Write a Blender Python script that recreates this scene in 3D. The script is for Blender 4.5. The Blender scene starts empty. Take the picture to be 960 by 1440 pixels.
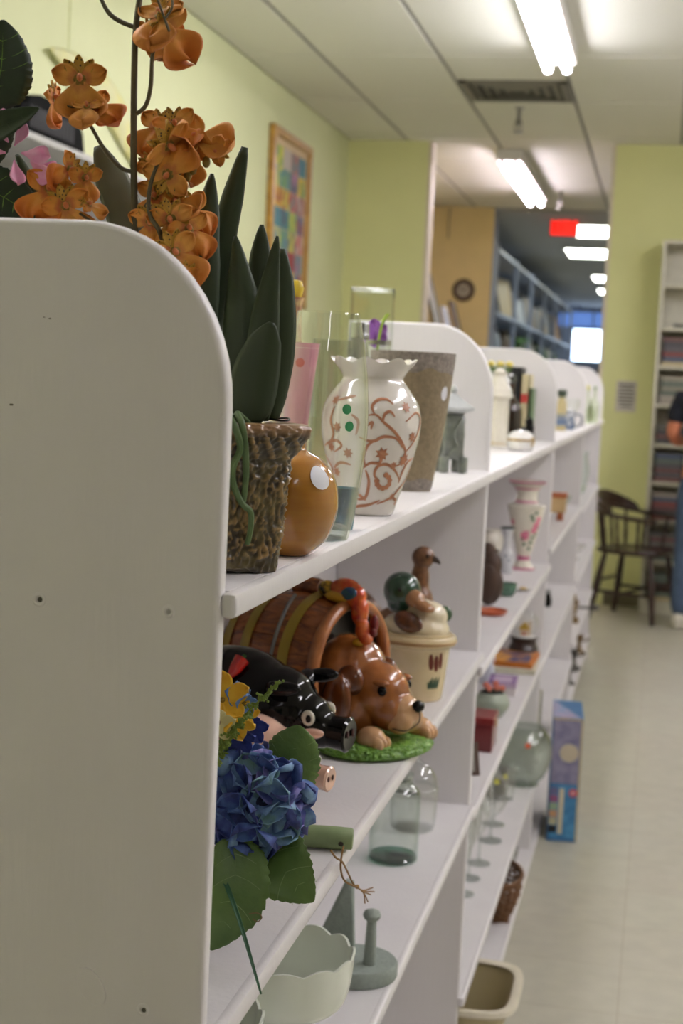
import bpy, bmesh, math, random
from mathutils import Vector, Matrix, Euler
random.seed(7)
S = bpy.context.scene
COL = S.collection
PI = math.pi

# ---------------------------------------------------------------- camera
FPX, YAW, PIT, ROL = 2138.6, 0.2044, 0.0894, 0.0489
CAM = Vector((0.3171, -1.0938, 1.4652))
FW = Vector((-math.sin(YAW)*math.cos(PIT), math.cos(YAW)*math.cos(PIT), -math.sin(PIT)))
RT = Vector((math.cos(YAW), math.sin(YAW), 0)); UP = RT.cross(FW)
r2 = RT*math.cos(ROL) + UP*math.sin(ROL); u2 = UP*math.cos(ROL) - RT*math.sin(ROL)
cd = bpy.data.cameras.new('camera'); cam = bpy.data.objects.new('camera', cd); COL.objects.link(cam)
cam.matrix_world = Matrix(((r2.x, u2.x, -FW.x, CAM.x), (r2.y, u2.y, -FW.y, CAM.y), (r2.z, u2.z, -FW.z, CAM.z), (0, 0, 0, 1)))
cd.sensor_fit = 'VERTICAL'; cd.sensor_height = 22.3; cd.sensor_width = 14.87
cd.lens = FPX/1440*22.3; cd.clip_start = 0.02; cd.clip_end = 100
cd.dof.use_dof = True; cd.dof.focus_distance = 1.42; cd.dof.aperture_fstop = 5.2
S.camera = cam
# ---------------------------------------------------------------- world + exposure
W = bpy.data.worlds.new('world'); S.world = W; W.use_nodes = True
W.node_tree.nodes['Background'].inputs[0].default_value = (0.9, 0.93, 1, 1)
W.node_tree.nodes['Background'].inputs[1].default_value = 0.15
S.view_settings.view_transform = 'Standard'; S.view_settings.look = 'None'
S.view_settings.gamma = 1; S.view_settings.use_curve_mapping = False
S.view_settings.exposure = 0.08
TUBE = 36.0          # fluorescent tube strength

def ray(x, y):
    a, b = x-480, y-720
    return FW + r2*(a/FPX) - u2*(b/FPX)
def onp(ax, v, x, y):
    d = ray(x, y); return CAM + d*((v-CAM[ax])/d[ax])
def Zp(x, y, z): return onp(2, z, x, y)
def Yp(x, y, yy): return onp(1, yy, x, y)
def Xp(x, y, xx): return onp(0, xx, x, y)

# ---------------------------------------------------------------- materials
def lin(c):
    return tuple(((v/255)/12.92 if v/255 <= .04045 else ((v/255+.055)/1.055)**2.4) for v in c) + (1,)
def nodes(name):
    m = bpy.data.materials.new(name); m.use_nodes = True
    return m, m.node_tree.nodes, m.node_tree.links, m.node_tree.nodes['Principled BSDF']
MATS = {}
def M(name, col, rough=.5, metal=0, coat=0, col2=None, scale=30, amt=.5, bump=0, bscale=None, sss=0, rand=None, stretch=None, spec=.5):
    """procedural material: col mixed with col2 by noise, optional bump, optional per-object random tint"""
    if name in MATS: return MATS[name]
    m, n, l, b = nodes(name); MATS[name] = m
    b.inputs['Roughness'].default_value = rough; b.inputs['Metallic'].default_value = metal; b.inputs['Specular IOR Level'].default_value = spec
    b.inputs['Coat Weight'].default_value = coat; b.inputs['Coat Roughness'].default_value = .06
    if col2 is None: col2 = tuple(v*.93 for v in col)
    tc = n.new('ShaderNodeTexCoord'); src = tc.outputs['Object']
    if stretch:
        mp = n.new('ShaderNodeMapping'); mp.inputs['Scale'].default_value = stretch; l.new(src, mp.inputs[0]); src = mp.outputs[0]
    nz = n.new('ShaderNodeTexNoise'); nz.inputs['Scale'].default_value = scale; nz.inputs['Detail'].default_value = 4
    l.new(src, nz.inputs['Vector'])
    rp = n.new('ShaderNodeMapRange'); rp.inputs[1].default_value = .5-amt*.5; rp.inputs[2].default_value = .5+amt*.5
    l.new(nz.outputs[0], rp.inputs[0])
    mx = n.new('ShaderNodeMix'); mx.data_type = 'RGBA'; mx.inputs[6].default_value = lin(col); mx.inputs[7].default_value = lin(col2)
    l.new(rp.outputs[0], mx.inputs[0]); out = mx.outputs[2]
    if rand:
        oi = n.new('ShaderNodeObjectInfo'); m2 = n.new('ShaderNodeMix'); m2.data_type = 'RGBA'
        m2.inputs[7].default_value = lin(rand); l.new(oi.outputs['Random'], m2.inputs[0]); l.new(out, m2.inputs[6]); out = m2.outputs[2]
    l.new(out, b.inputs['Base Color'])
    if bump:
        bp = n.new('ShaderNodeBump'); bp.inputs['Strength'].default_value = bump; bp.inputs['Distance'].default_value = .002
        nb = n.new('ShaderNodeTexNoise'); nb.inputs['Scale'].default_value = bscale or scale*3; nb.inputs['Detail'].default_value = 5
        l.new(src, nb.inputs['Vector']); l.new(nb.outputs[0], bp.inputs['Height']); l.new(bp.outputs[0], b.inputs['Normal'])
    return m
def GLASS(name, tint=(253, 254, 253), edge=(224, 230, 227), refl=.05, top=.75):
    if name in MATS: return MATS[name]
    m, n, l, b = nodes(name); MATS[name] = m; n.remove(b); o = n['Material Output']
    lw = n.new('ShaderNodeLayerWeight'); lw.inputs[0].default_value = .5
    p = n.new('ShaderNodeMath'); p.operation = 'POWER'; p.inputs[1].default_value = 3.5; l.new(lw.outputs['Facing'], p.inputs[0])
    mr = n.new('ShaderNodeMapRange'); mr.inputs[3].default_value = refl; mr.inputs[4].default_value = top; l.new(p.outputs[0], mr.inputs[0])
    p2 = n.new('ShaderNodeMath'); p2.operation = 'POWER'; p2.inputs[1].default_value = 3.5; l.new(lw.outputs['Facing'], p2.inputs[0])
    mc = n.new('ShaderNodeMix'); mc.data_type = 'RGBA'; mc.inputs[6].default_value = lin(tint); mc.inputs[7].default_value = lin(edge); l.new(p2.outputs[0], mc.inputs[0])
    tr = n.new('ShaderNodeBsdfTransparent'); l.new(mc.outputs[2], tr.inputs[0])
    gl = n.new('ShaderNodeBsdfGlossy'); gl.inputs['Roughness'].default_value = .02; gl.inputs[0].default_value = (1, 1, 1, 1)
    ms = n.new('ShaderNodeMixShader'); l.new(mr.outputs[0], ms.inputs[0]); l.new(tr.outputs[0], ms.inputs[1]); l.new(gl.outputs[0], ms.inputs[2]); l.new(ms.outputs[0], o.inputs[0])
    return m
def EMIT(name, col, s):
    if name in MATS: return MATS[name]
    m, n, l, b = nodes(name); MATS[name] = m
    b.inputs['Base Color'].default_value = lin(col); b.inputs['Emission Color'].default_value = lin(col); b.inputs['Emission Strength'].default_value = s
    return m

# ---------------------------------------------------------------- geometry helpers: every shape is (verts, faces)
def join(*gs):
    v, f = [], []
    for g in gs:
        o = len(v); v += g[0]; f += [tuple(i+o for i in q) for q in g[1]]
    return v, f
def xf(g, mat): return [mat @ Vector(p) for p in g[0]], g[1]
def mv(g, x=0, y=0, z=0): return [Vector(p)+Vector((x, y, z)) for p in g[0]], g[1]
def rot(g, ax, a): return xf(g, Matrix.Rotation(a, 4, ax))
def bm_out(bm):
    bm.verts.index_update(); r = ([v.co.copy() for v in bm.verts], [tuple(v.index for v in f.verts) for f in bm.faces]); bm.free(); return r
def box(x0, x1, y0, y1, z0, z1, b=0, seg=2):
    bm = bmesh.new(); bmesh.ops.create_cube(bm, size=1)
    for v in bm.verts: v.co = Vector(((x0+x1)/2+v.co.x*(x1-x0), (y0+y1)/2+v.co.y*(y1-y0), (z0+z1)/2+v.co.z*(z1-z0)))
    if b: bmesh.ops.bevel(bm, geom=bm.edges[:], offset=b, segments=seg, affect='EDGES', profile=.5)
    return bm_out(bm)
def prism(pts, h, b=0, seg=2):
    """polygon in xy extruded 0..h in z, outline edges bevelled"""
    bm = bmesh.new(); vs = [bm.verts.new((p[0], p[1], 0)) for p in pts]; f = bm.faces.new(vs)
    r = bmesh.ops.extrude_face_region(bm, geom=[f]); top = [e for e in r['geom'] if isinstance(e, bmesh.types.BMVert)]
    for v in top: v.co.z = h
    bmesh.ops.recalc_face_normals(bm, faces=bm.faces[:])
    if b:
        ed = [e for e in bm.edges if abs(e.verts[0].co.z-e.verts[1].co.z) < 1e-6]
        bmesh.ops.bevel(bm, geom=ed, offset=b, segments=seg, affect='EDGES', profile=.5)
    return bm_out(bm)
def lathe(prof, seg=40, fn=None):
    v, f, rings = [], [], []
    for r, z in prof:
        if r < 1e-6: rings.append([len(v)]); v.append(Vector((0, 0, z)))
        else:
            ring = []
            for k in range(seg):
                a = 2*PI*k/seg; rr, zz = (r, z) if fn is None else fn(a, r, z)
                ring.append(len(v)); v.append(Vector((rr*math.cos(a), rr*math.sin(a), zz)))
            rings.append(ring)
    for A, B in zip(rings, rings[1:]):
        for k in range(seg):
            k2 = (k+1) % seg
            if len(A) == 1 and len(B) == 1: continue
            if len(A) == 1: f.append((A[0], B[k2], B[k]))
            elif len(B) == 1: f.append((A[k], A[k2], B[0]))
            else: f.append((A[k], A[k2], B[k2], B[k]))
    return v, f
def smooth(pts, n=6):
    P_ = [Vector(p) for p in pts]
    if len(P_) < 3: n = max(n, 1)
    out = []
    for i in range(len(P_)-1):
        p0 = P_[max(i-1, 0)]; p1 = P_[i]; p2 = P_[i+1]; p3 = P_[min(i+2, len(P_)-1)]
        for k in range(n):
            t = k/n
            out.append(.5*((2*p1)+(p2-p0)*t+(2*p0-5*p1+4*p2-p3)*t*t+(3*p1-p0-3*p2+p3)*t**3))
    out.append(P_[-1]); return out
def sprof(pts, n=5): return [(max(p.x, 0), p.y) for p in smooth([(a, b, 0) for a, b in pts], n)]
def tube(pts, r, seg=8, n=5, closed=False):
    P_ = smooth(pts, n) if n else [Vector(p) for p in pts]
    N = len(P_); v, f = [], []
    t0 = (P_[1]-P_[0]).normalized(); up = Vector((0, 0, 1)) if abs(t0.z) < .9 else Vector((1, 0, 0)); s = t0.cross(up).normalized()
    for i, p in enumerate(P_):
        t = (P_[min(i+1, N-1)]-P_[max(i-1, 0)])
        t = t.normalized() if t.length > 1e-9 else t0
        s = (s-t*s.dot(t)); s = s.normalized() if s.length > 1e-9 else t.orthogonal().normalized()
        u = t.cross(s)
        if isinstance(r, (list, tuple)):
            q = i/(N-1)*(len(r)-1); k = min(int(q), len(r)-2); rr = r[k]+(r[k+1]-r[k])*(q-k)
        else: rr = r
        for k in range(seg):
            a = 2*PI*k/seg; v.append(p+s*(rr*math.cos(a))+u*(rr*math.sin(a)))
    for i in range(N-1):
        for k in range(seg): f.append((i*seg+k, i*seg+(k+1) % seg, (i+1)*seg+(k+1) % seg, (i+1)*seg+k))
    f.append(tuple(range(seg-1, -1, -1))); f.append(tuple(range((N-1)*seg, N*seg)))
    return v, f
def ell(c, r, R=None, seg=20, rings=12):
    g = lathe([(math.sin(PI*k/rings), -math.cos(PI*k/rings)) if 0 < k < rings else (0, -1 if k == 0 else 1) for k in range(rings+1)], seg)
    r = (r, r, r) if not isinstance(r, (tuple, list)) else r
    m = Matrix.Translation(Vector(c)) @ (R.to_4x4() if R else Matrix.Identity(4)) @ Matrix.Diagonal((r[0], r[1], r[2], 1))
    return xf(g, m)
def surf(fn, nu, nv):
    v = [Vector(fn(i/nu, j/nv)) for j in range(nv+1) for i in range(nu+1)]
    f = [(j*(nu+1)+i, j*(nu+1)+i+1, (j+1)*(nu+1)+i+1, (j+1)*(nu+1)+i) for j in range(nv) for i in range(nu)]
    return v, f
def petal(L, Wd, cup=0, curl=0, ruf=0, k=5, sh=.6, nu=8, nv=8, ph=0, notch=0):
    """flat petal along +y, base at origin; sh: where it is widest"""
    def fn(u, v):
        a = u*2-1
        e = math.log(.5)/math.log(sh); w = math.sin(PI*min(1, max(0, v**e)))**.7*.5*Wd + .04*Wd*(1-v)
        y = v*L - notch*L*v*(1-abs(a))**2
        return (a*w, y, cup*Wd*a*a*v + curl*L*v*v + ruf*Wd*math.sin(a*k+ph)*v*v)
    return surf(fn, nu, nv)
def leaf(path, wid, side, fold=.15, ser=0, nser=18, n=6, nu=6):
    """blade along a path; wid: list of widths; side: vector towards one edge; fold: V fold; ser: serration"""
    P_ = smooth(path, n); N = len(P_)-1; side = Vector(side).normalized()
    def fn(u, v):
        i = min(int(round(v*N)), N); p = P_[i]; t = (P_[min(i+1, N)]-P_[max(i-1, 0)]).normalized()
        s = (side-t*side.dot(t)).normalized(); nn = t.cross(s)
        q = v*(len(wid)-1); k = min(int(q), len(wid)-2); w = wid[k]+(wid[k+1]-wid[k])*(q-k)
        a = u*2-1; z = w*.5
        if ser and abs(a) > .99: z *= 1+ser*((v*nser) % 1)
        return p+s*(a*z)+nn*(fold*w*(a*a)-.0)
    return surf(fn, nu, N)

# ---------------------------------------------------------------- object helpers
def me(name, g, mat, sm=True):
    m = bpy.data.meshes.new(name); m.from_pydata([tuple(p) for p in g[0]], [], g[1]); m.update()
    if sm: m.polygons.foreach_set('use_smooth', [True]*len(m.polygons))
    if mat: m.materials.append(mat)
    return m
def obj(name, g, mat, parent=None, sm=True, auto=True, thick=0, label=None):
    """links shape g as ONE mesh object"""
    m = me(name, g, mat, sm) if isinstance(g, tuple) else g
    o = bpy.data.objects.new(name, m); COL.objects.link(o)
    if parent: o.parent = parent
    if sm and auto and isinstance(g, tuple) and len(m.polygons) > 0: m.set_sharp_from_angle(angle=math.radians(45))
    if thick:
        s = o.modifiers.new('thickness', 'SOLIDIFY'); s.thickness = thick; s.offset = 0
    if label: o['label'] = label
    return o
def blob(name, gs, mat, parent=None, vox=.003, it=4):
    """several overlapping volumes fused into one continuous surface"""
    o = obj(name, join(*gs), mat, parent)
    r = o.modifiers.new('fuse', 'REMESH'); r.mode = 'VOXEL'; r.voxel_size = vox; r.use_smooth_shade = True
    s = o.modifiers.new('soft', 'SMOOTH'); s.iterations = it; s.factor = .5
    return o
def thing(name, label, cat, loc=(0, 0, 0), rz=0, group=None):
    o = bpy.data.objects.new(name, None); COL.objects.link(o); o.empty_display_size = .05
    o.location = loc; o.rotation_euler = (0, 0, rz); o['label'] = label; o['category'] = cat
    if group: o['group'] = group
    return o
def tag(o, label, cat, group=None, loc=None, rz=None):
    o['label'] = label; o['category'] = cat
    if group: o['group'] = group
    if loc is not None: o.location = loc
    if rz is not None: o.rotation_euler = (0, 0, rz)
    return o
def struct(name, g, mat, parent=None, sm=False, label=None):
    o = obj(name, g, mat, parent, sm)
    if not parent: o['kind'] = 'structure'
    if label: o['label'] = label
    return o
def quat_to(d, upv=(0, 0, 1), roll=0):
    """rotation that takes local +z to d"""
    d = Vector(d).normalized(); return d.to_track_quat('Z', 'Y').to_matrix() @ Matrix.Rotation(roll, 3, 'Z')
# ================================================================ THE ROOM
HC = 3.09; XW = -1.92; YB = 9.35; YS = 13.2; YF = 30.0; XR = 5.0; YR = -4.0
yellow = M('yellow_paint', (224, 228, 182), .75, col2=(219, 223, 176), scale=3, bump=.05, bscale=120)
green_yellow = M('yellow_green_paint', (231, 231, 170), .75, col2=(226, 226, 164), scale=3, bump=.05, bscale=120)
tan = M('tan_paint', (232, 212, 152), .8, scale=3)
cream = M('cream_trim', (232, 220, 200), .6)
tile_m = M('ceiling_tile', (232, 231, 220), .9, col2=(222, 221, 209), scale=240, amt=.9, bump=.25, bscale=300)
grid_m = M('ceiling_grid', (168, 166, 160), .6)
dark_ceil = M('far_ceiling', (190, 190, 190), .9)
blue_wall = M('far_wall_paint', (180, 188, 204), .8)
white_wall = M('plain_wall', (205, 200, 180), .85)

def floor_mat():
    m, n, l, b = nodes('vinyl_floor'); b.inputs['Roughness'].default_value = .32
    tc = n.new('ShaderNodeTexCoord'); br = n.new('ShaderNodeTexBrick'); br.offset = 0
    br.inputs['Scale'].default_value = 1; br.inputs['Brick Width'].default_value = .305; br.inputs['Row Height'].default_value = .305
    br.inputs['Mortar Size'].default_value = .0015; br.inputs['Color1'].default_value = lin((188, 185, 168)); br.inputs['Color2'].default_value = lin((185, 180, 164)); br.inputs['Mortar'].default_value = lin((168, 160, 140))
    l.new(tc.outputs['Object'], br.inputs[0])
    nz = n.new('ShaderNodeTexNoise'); nz.inputs['Scale'].default_value = 14; nz.inputs['Detail'].default_value = 6; l.new(tc.outputs['Object'], nz.inputs[0])
    mr = n.new('ShaderNodeMapRange'); mr.inputs[1].default_value = .35; mr.inputs[2].default_value = .7; mr.inputs[3].default_value = .93; mr.inputs[4].default_value = 1.04; l.new(nz.outputs[0], mr.inputs[0])
    mx = n.new('ShaderNodeMix'); mx.data_type = 'RGBA'; mx.blend_type = 'MULTIPLY'; mx.inputs[0].default_value = 1
    l.new(br.outputs[0], mx.inputs[6]); l.new(mr.outputs[0], mx.inputs[7]); l.new(mx.outputs[2], b.inputs['Base Color'])
    return m
struct('floor', box(XW-.2, XR+.2, YR-.2, YF+.2, -.1, 0), floor_mat())
ceiling = struct('ceiling', box(XW-.2, XR+.2, YR-.2, YS+.1, HC+.006, HC+.1), grid_m)
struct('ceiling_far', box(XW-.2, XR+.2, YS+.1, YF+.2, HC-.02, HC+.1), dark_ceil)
X0c, Y0c = -.898, 6.622
tm = {}
def tile_mesh(w, h):
    k = (round(w, 3), round(h, 3))
    if k not in tm: tm[k] = me('ceiling_tile', box(-w/2, w/2, -h/2, h/2, -.006, .004, .002, 1), tile_m, False)
    return tm[k]
for i in range(-2, 8):
    for j in range(-9, 6):
        x0 = max(X0c+.61*i, XW); x1 = X0c+.61*(i+1); y0 = Y0c+1.22*j; y1 = min(y0+1.22, YS)
        y0 = max(y0, YR)
        if x1-x0 < .1 or y1-y0 < .1: continue
        if i == 0 and j == 0:           # the vent takes half of this cell
            y1 = y0+.61
        o = obj('ceiling_tile', tile_mesh(x1-x0-.022, y1-y0-.022), None, ceiling, False)
        o.location = ((x0+x1)/2, (y0+y1)/2, HC)
# walls
struct('wall_left', box(XW-.15, XW, YR, YB, 0, HC), yellow)
struct('wall_left_passage', box(XW-.15, XW, YB, YS, 0, HC), tan)
struct('wall_left_far', box(XW-.15, XW, YS, YF, 0, HC), blue_wall)
struct('wall_back_left', box(XW, -1.36, YB, YB+.14, 0, HC), green_yellow)
struct('wall_back_right', box(-.10, XR, YB, YB+.14, 0, HC), green_yellow)
struct('trim_1', box(-1.36, -1.335, YB-.004, YB+.15, 0, HC), cream, label='cream edge trim of the passage opening, left side')
struct('trim_2', box(-.125, -.10, YB-.004, YB+.15, 0, HC), cream, label='cream edge trim of the passage opening, right side')
struct('wall_stub', box(XW, -1.33, YS, YS+.14, 0, HC), tan)
struct('trim_3', box(-1.33, -1.31, YS-.003, YS+.143, 0, HC), M('bluegrey_trim', (150, 160, 178), .6), label='blue grey corner trim of the tan wall end')
struct('wall_right', box(XR, XR+.15, YR, YF, 0, HC), white_wall)
struct('wall_rear', box(XW, XR, YR-.15, YR, 0, HC), white_wall)
struct('baseboard_back', box(.0, XR, YB-.012, YB, 0, .09), M('baseboard', (120, 112, 90), .6))
for k, zz in enumerate((2.84, 2.29, 1.49)):
    struct('trim_%d' % (k+4), box(-.10, .24, YB-.006, YB, zz, zz+.03), green_yellow, label='painted horizontal batten on the back wall')
pv = Xp(97, 70, XW)
struct('trim_7', box(XW, XW+.006, pv.y-.012, pv.y+.012, 1.0, HC), yellow, label='painted vertical batten on the left wall')
# far end wall with a bright window
fw0, fw1 = Yp(806, 470, YF), Yp(858, 500, YF)
wx0, wx1, wz0, wz1 = fw0.x, fw0.x+1.7, 2.0, 2.62
far = struct('wall_far', join(box(XW, wx0, YF, YF+.15, 0, HC), box(wx1, XR, YF, YF+.15, 0, HC), box(wx0, wx1, YF, YF+.15, 0, wz0), box(wx0, wx1, YF, YF+.15, wz1, HC)), blue_wall)
win = struct('window_1', join(box(wx0, wx1, YF-.03, YF+.02, wz0-.05, wz0), box(wx0, wx1, YF-.03, YF+.02, wz1, wz1+.05), box(wx0-.05, wx0, YF-.03, YF+.02, wz0-.05, wz1+.05), box(wx1, wx1+.05, YF-.03, YF+.02, wz0-.05, wz1+.05), box((wx0+wx1)/2-.03, (wx0+wx1)/2+.03, YF-.03, YF+.02, wz0, wz1)), M('window_frame', (150, 160, 180), .5))
for k in range(2):
    a = wx0+(wx1-wx0)/2*k; obj('pane', box(a, a+(wx1-wx0)/2, YF+.03, YF+.04, wz0, wz1), EMIT('daylight_pane', (205, 228, 255), 6), win, False)
for k in range(3):
    a = wx0-.3+.7*k; obj('transom_pane', box(a, a+.66, YF-.006, YF-.001, wz1+.06, wz1+.34), EMIT('blue_pane', (96, 130, 196), .9), win, False)

# ---------------------------------------------------------------- lamps of the room and added fill strips
tube_m = EMIT('fluorescent_tube', (249, 246, 254), TUBE)
lamp_white = M('lamp_housing', (225, 222, 215), .5)
def strip_light(x, y0, y1, label, s=1.0, tint=(249, 246, 254)):
    t = thing('strip_light', label, 'ceiling light', (x, (y0+y1)/2, HC-.02), 0, 'fluorescent strip lights')
    h = (y1-y0)/2
    obj('housing', join(box(-.085, .085, -h, h, -.07, .012, .004, 1)), lamp_white, t, False)
    for sx in (-1, 1):
        obj('tube', xf(lathe([(0, -h+.03), (.019, -h+.03), (.019, h-.03), (0, h-.03)], 12), Matrix.Translation((sx*.045, 0, -.095)) @ Matrix.Rotation(PI/2, 4, 'X')), tube_m if s == 1 else EMIT('fluorescent_tube_%d' % int(s*100), tint, TUBE*s), t)
    for e in (-1, 1):
        for sx in (-1, 1):
            yc = e*(h-.015); obj('lamp_holder', box(sx*.045-.014, sx*.045+.014, yc-.012, yc+.012, -.115, -.07, .002, 1), lamp_white, t, False)
    return t
strip_light(-.285, 3.95, 6.42, 'bright two-tube strip light over the white shelving, top of picture')
strip_light(-.84, 9.6, 11.9, 'two-tube strip light on the ceiling of the passage beyond the opening', .95, (252, 238, 252))
strip_light(-.285, .1, 2.5, 'two-tube strip light overhead above the near shelf unit', .27)
strip_light(-1.35, -.2, 2.3, 'added unseen strip light overhead between the shelving and the left wall')  # out of view, added to brighten the left wall
strip_light(.95, -3.7, -1.3, 'added unseen fill strip light overhead behind the near end of the shelving', .26)  # dim fill added behind the camera to lift the near end panel
strip_light(3.3, .2, 2.6, 'added unseen fill strip light far right of the near shelf unit')  # side fill added out of view for the lower shelves
strip_light(3.3, 4.4, 6.8, 'added unseen fill strip light far right of the bookcase aisle')  # second added side fill, reaches the shelves from across the aisle
strip_light(1.45, .5, 2.9, 'two-tube strip light over the aisle right of the shelving')
strip_light(1.6, 5.3, 7.7, 'added unseen strip light near the bookcase wall on the right')  # out of view, set close to the back wall to brighten it
def troffer(x, y, label, s=10.0):
    t = thing('recessed_light', label, 'ceiling light', (x, y, HC-.02), 0, 'recessed light panels in the far room')
    obj('frame', join(box(-.63, .63, -.61, -.58, -.02, 0), box(-.63, .63, .58, .61, -.02, 0), box(-.63, -.60, -.61, .61, -.02, 0), box(.60, .63, -.61, .61, -.02, 0)), lamp_white, t, False)
    obj('diffuser', box(-.6, .6, -.58, .58, -.016, -.006), EMIT('light_diffuser', (245, 250, 240), s), t, False)
for yy, xx, lb in ((14.85, -.10, 'recessed light panel next to the red exit sign'), (17.45, -.32, 'recessed light panel just below the exit sign level'), (21.6, -.2, 'third recessed light panel deeper in the far room'), (24.6, -.25, 'farthest recessed light panel before the bright window')):
    troffer(xx, yy, lb)
# vent, sprinkler
v0 = (X0c+.305, 6.622+.61+.305)
t = thing('ceiling_vent', 'grey square louvred air vent in the ceiling', 'vent', (v0[0], v0[1], HC))
vent_m = M('vent_grey', (128, 124, 112), .6); vent_d = M('vent_dark', (70, 68, 62), .7)
obj('frame', join(box(-.29, .29, -.29, -.25, -.012, .003), box(-.29, .29, .25, .29, -.012, .003), box(-.29, -.25, -.29, .29, -.012, .003), box(.25, .29, -.29, .29, -.012, .003)), vent_m, t, False)
obj('duct_opening', box(-.25, .25, -.25, .25, 0, .004), vent_d, t, False)
for k in range(4):
    q = .22-.055*k
    obj('louvre', join(*[rot(mv(rot(box(-q, q, -.012, .012, -.002, .002), 'X', .6), y=q, z=-.008), 'Z', a*PI/2) for a in range(4)]), vent_m, t, False)
def sprinkler(p, label):
    t = thing('sprinkler', label, 'sprinkler', (p.x, p.y, HC), 0, 'ceiling sprinklers')
    ch = M('chrome', (150, 148, 142), .25, 1)
    obj('pipe', lathe([(0, 0), (.028, 0), (.028, -.01), (.012, -.012), (.012, -.08), (0, -.08)], 16), ch, t)
    obj('nozzle', join(lathe([(0, -.075), (.02, -.078), (.02, -.095), (.009, -.1), (.009, -.12), (0, -.12)], 16), tube([(.02, 0, -.09), (.022, 0, -.12), (.006, 0, -.145)], .003, 6), tube([(-.02, 0, -.09), (-.022, 0, -.12), (-.006, 0, -.145)], .003, 6)), ch, t)
    obj('deflector', lathe([(0, -.14), (.03, -.143), (.03, -.147), (0, -.15)], 18), ch, t)
sprinkler(Zp(729, 172, 3.0), 'chrome sprinkler hanging from the ceiling beside the vent')
sprinkler(Zp(788, 280, 3.02), 'small sprinkler on the passage ceiling above the exit sign')

# exit sign
pe = Yp(793, 317, 14.0)
t = thing('exit_sign', 'glowing red EXIT sign hanging from the far ceiling', 'exit sign', (pe.x, pe.y, HC-.02))
dz = pe.z-(HC-.02)
obj('housing', box(-.135, .135, 0, .05, dz-.1, dz+.1, .006, 1), M('sign_housing', (190, 30, 28), .5), t, False)
obj('hanger', box(-.05, .05, .01, .04, dz+.1, .002), lamp_white, t, False)
obj('lit_face', box(-.125, .125, -.006, 0, dz-.09, dz+.09), EMIT('exit_red', (255, 40, 30), 1.6), t, False)
E_ = [[(0, 0, .2, 1), (0, 0, 1, .18), (0, .41, .85, .59), (0, .82, 1, 1)], None, [(.4, 0, .6, 1)], [(.4, 0, .6, 1), (0, .82, 1, 1)]]
lx = -.105
dark_red = M('exit_letter', (60, 0, 0), .6)
for k, L_ in enumerate('EXIT'):
    if L_ == 'X': g = join(*[xf(box(-.09, .09, -.001, .001, -.6, .6), Matrix.Translation((.5, 0, .5)) @ Matrix.Rotation(s*.62, 4, 'Y')) for s in (-1, 1)])
    else: g = join(*[box(a, c, -.001, .001, b_, d_) for a, b_, c, d_ in E_[k]])
    w = .044 if L_ != 'I' else .03
    obj('letter', xf(g, Matrix.Translation((lx, -.008, dz-.055)) @ Matrix.Diagonal((w, 1, .11, 1))), dark_red, t, False); lx += w+.013

# ================================================================ WHITE SHELF UNITS
LU = 1.7927; D = .286
paint = M('white_shelf_paint', (229, 226, 226), .38, col2=(223, 219, 220), scale=9, bump=.22, bscale=160, stretch=(1, 1, .12))
def panel_geo():
    pts = [(-D, 0), (0, 0), (0, 1.437)]
    for k in range(1, 13):
        a = PI/2*k/12; pts.append((-.118+.118*math.cos(a), 1.437+.136*math.sin(a)))
    pts += [(-D, 1.573)]
    g = prism(pts, .019, .0055, 3)
    return xf(g, Matrix(((1, 0, 0, 0), (0, 0, 1, 0), (0, 1, 0, 0), (0, 0, 0, 1))))
pg = me('end_panel', panel_geo(), paint); pg.set_sharp_from_angle(angle=math.radians(40))
LEV = [[1.297, .95, .648, .02], [1.297, .92, .635, .26, .02], [1.297, .967, .63, .31, .02], [1.297, .95, .65, .38, .13]]
ULAB = ['long white wooden shelf unit in the foreground holding vases and cookie jars', 'white wooden shelf unit holding the pink rose vase and glassware', 'white wooden shelf unit behind the blue box', 'farthest white wooden shelf unit in the row, near the dark chair']
units = []
for k in range(4):
    t = thing('shelf_unit', ULAB[k], 'shelf', (0, k*LU, 0), 0, 'white shelf units in a row'); units.append(t)
    o = obj('end_panel', pg, None, t)
    if k == 3: o = obj('end_panel', pg, None, t); o.location.y = LU-.019
    for z in LEV[k]:
        # board, with a nosing that laps over the front edges of the panels
        obj('shelf_board', join(box(-D+.004, .002, .019, LU-(.019 if k == 3 else 0), z-.019, z), box(-.001, .012, .004 if k == 0 else .0, LU-.0, z-.0195, z+.0003, .0045, 2)), paint, t, True)
    obj('back_panel', box(-D-.006, -D, 0, LU, 0, 1.297), paint, t, False)
# marks on the near end panel: filled screw holes, a patched knot, small scuffs
u0 = units[0]
filler = M('wood_filler', (206, 201, 192), .6); hole_m = M('screw_hole', (90, 86, 78), .5)
for (px, py, rr) in ((55, 843, .0052), (237, 860, .0048), (201, 1420, .0048)):
    p = Yp(px, py, 0)
    o = obj('screw_plug', xf(lathe([(0, .0), (rr*.45, .0), (rr*.7, .0011), (rr, .0008), (rr*1.15, -.0005)], 18), Matrix.Translation((p.x, 0, p.z)) @ Matrix.Rotation(PI/2, 4, 'X')), paint, u0)
    if px != 237: obj('screw', xf(lathe([(0, .0006), (rr*.4, .0004), (rr*.42, -.0004)], 12), Matrix.Translation((p.x+.001, 0, p.z)) @ Matrix.Rotation(PI/2, 4, 'X')), hole_m, u0)
p = Yp(128, 1387, 0)
obj('patched_knot', xf(lathe([(0, .0004), (.008, .0005), (.0095, .0009), (.0105, -.0004)], 24), Matrix.Translation((p.x, 0, p.z)) @ Matrix.Rotation(-.6, 4, 'Y') @ Matrix.Diagonal((1.0, 1, 1.7, 1)) @ Matrix.Rotation(PI/2, 4, 'X')), paint, u0)
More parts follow.
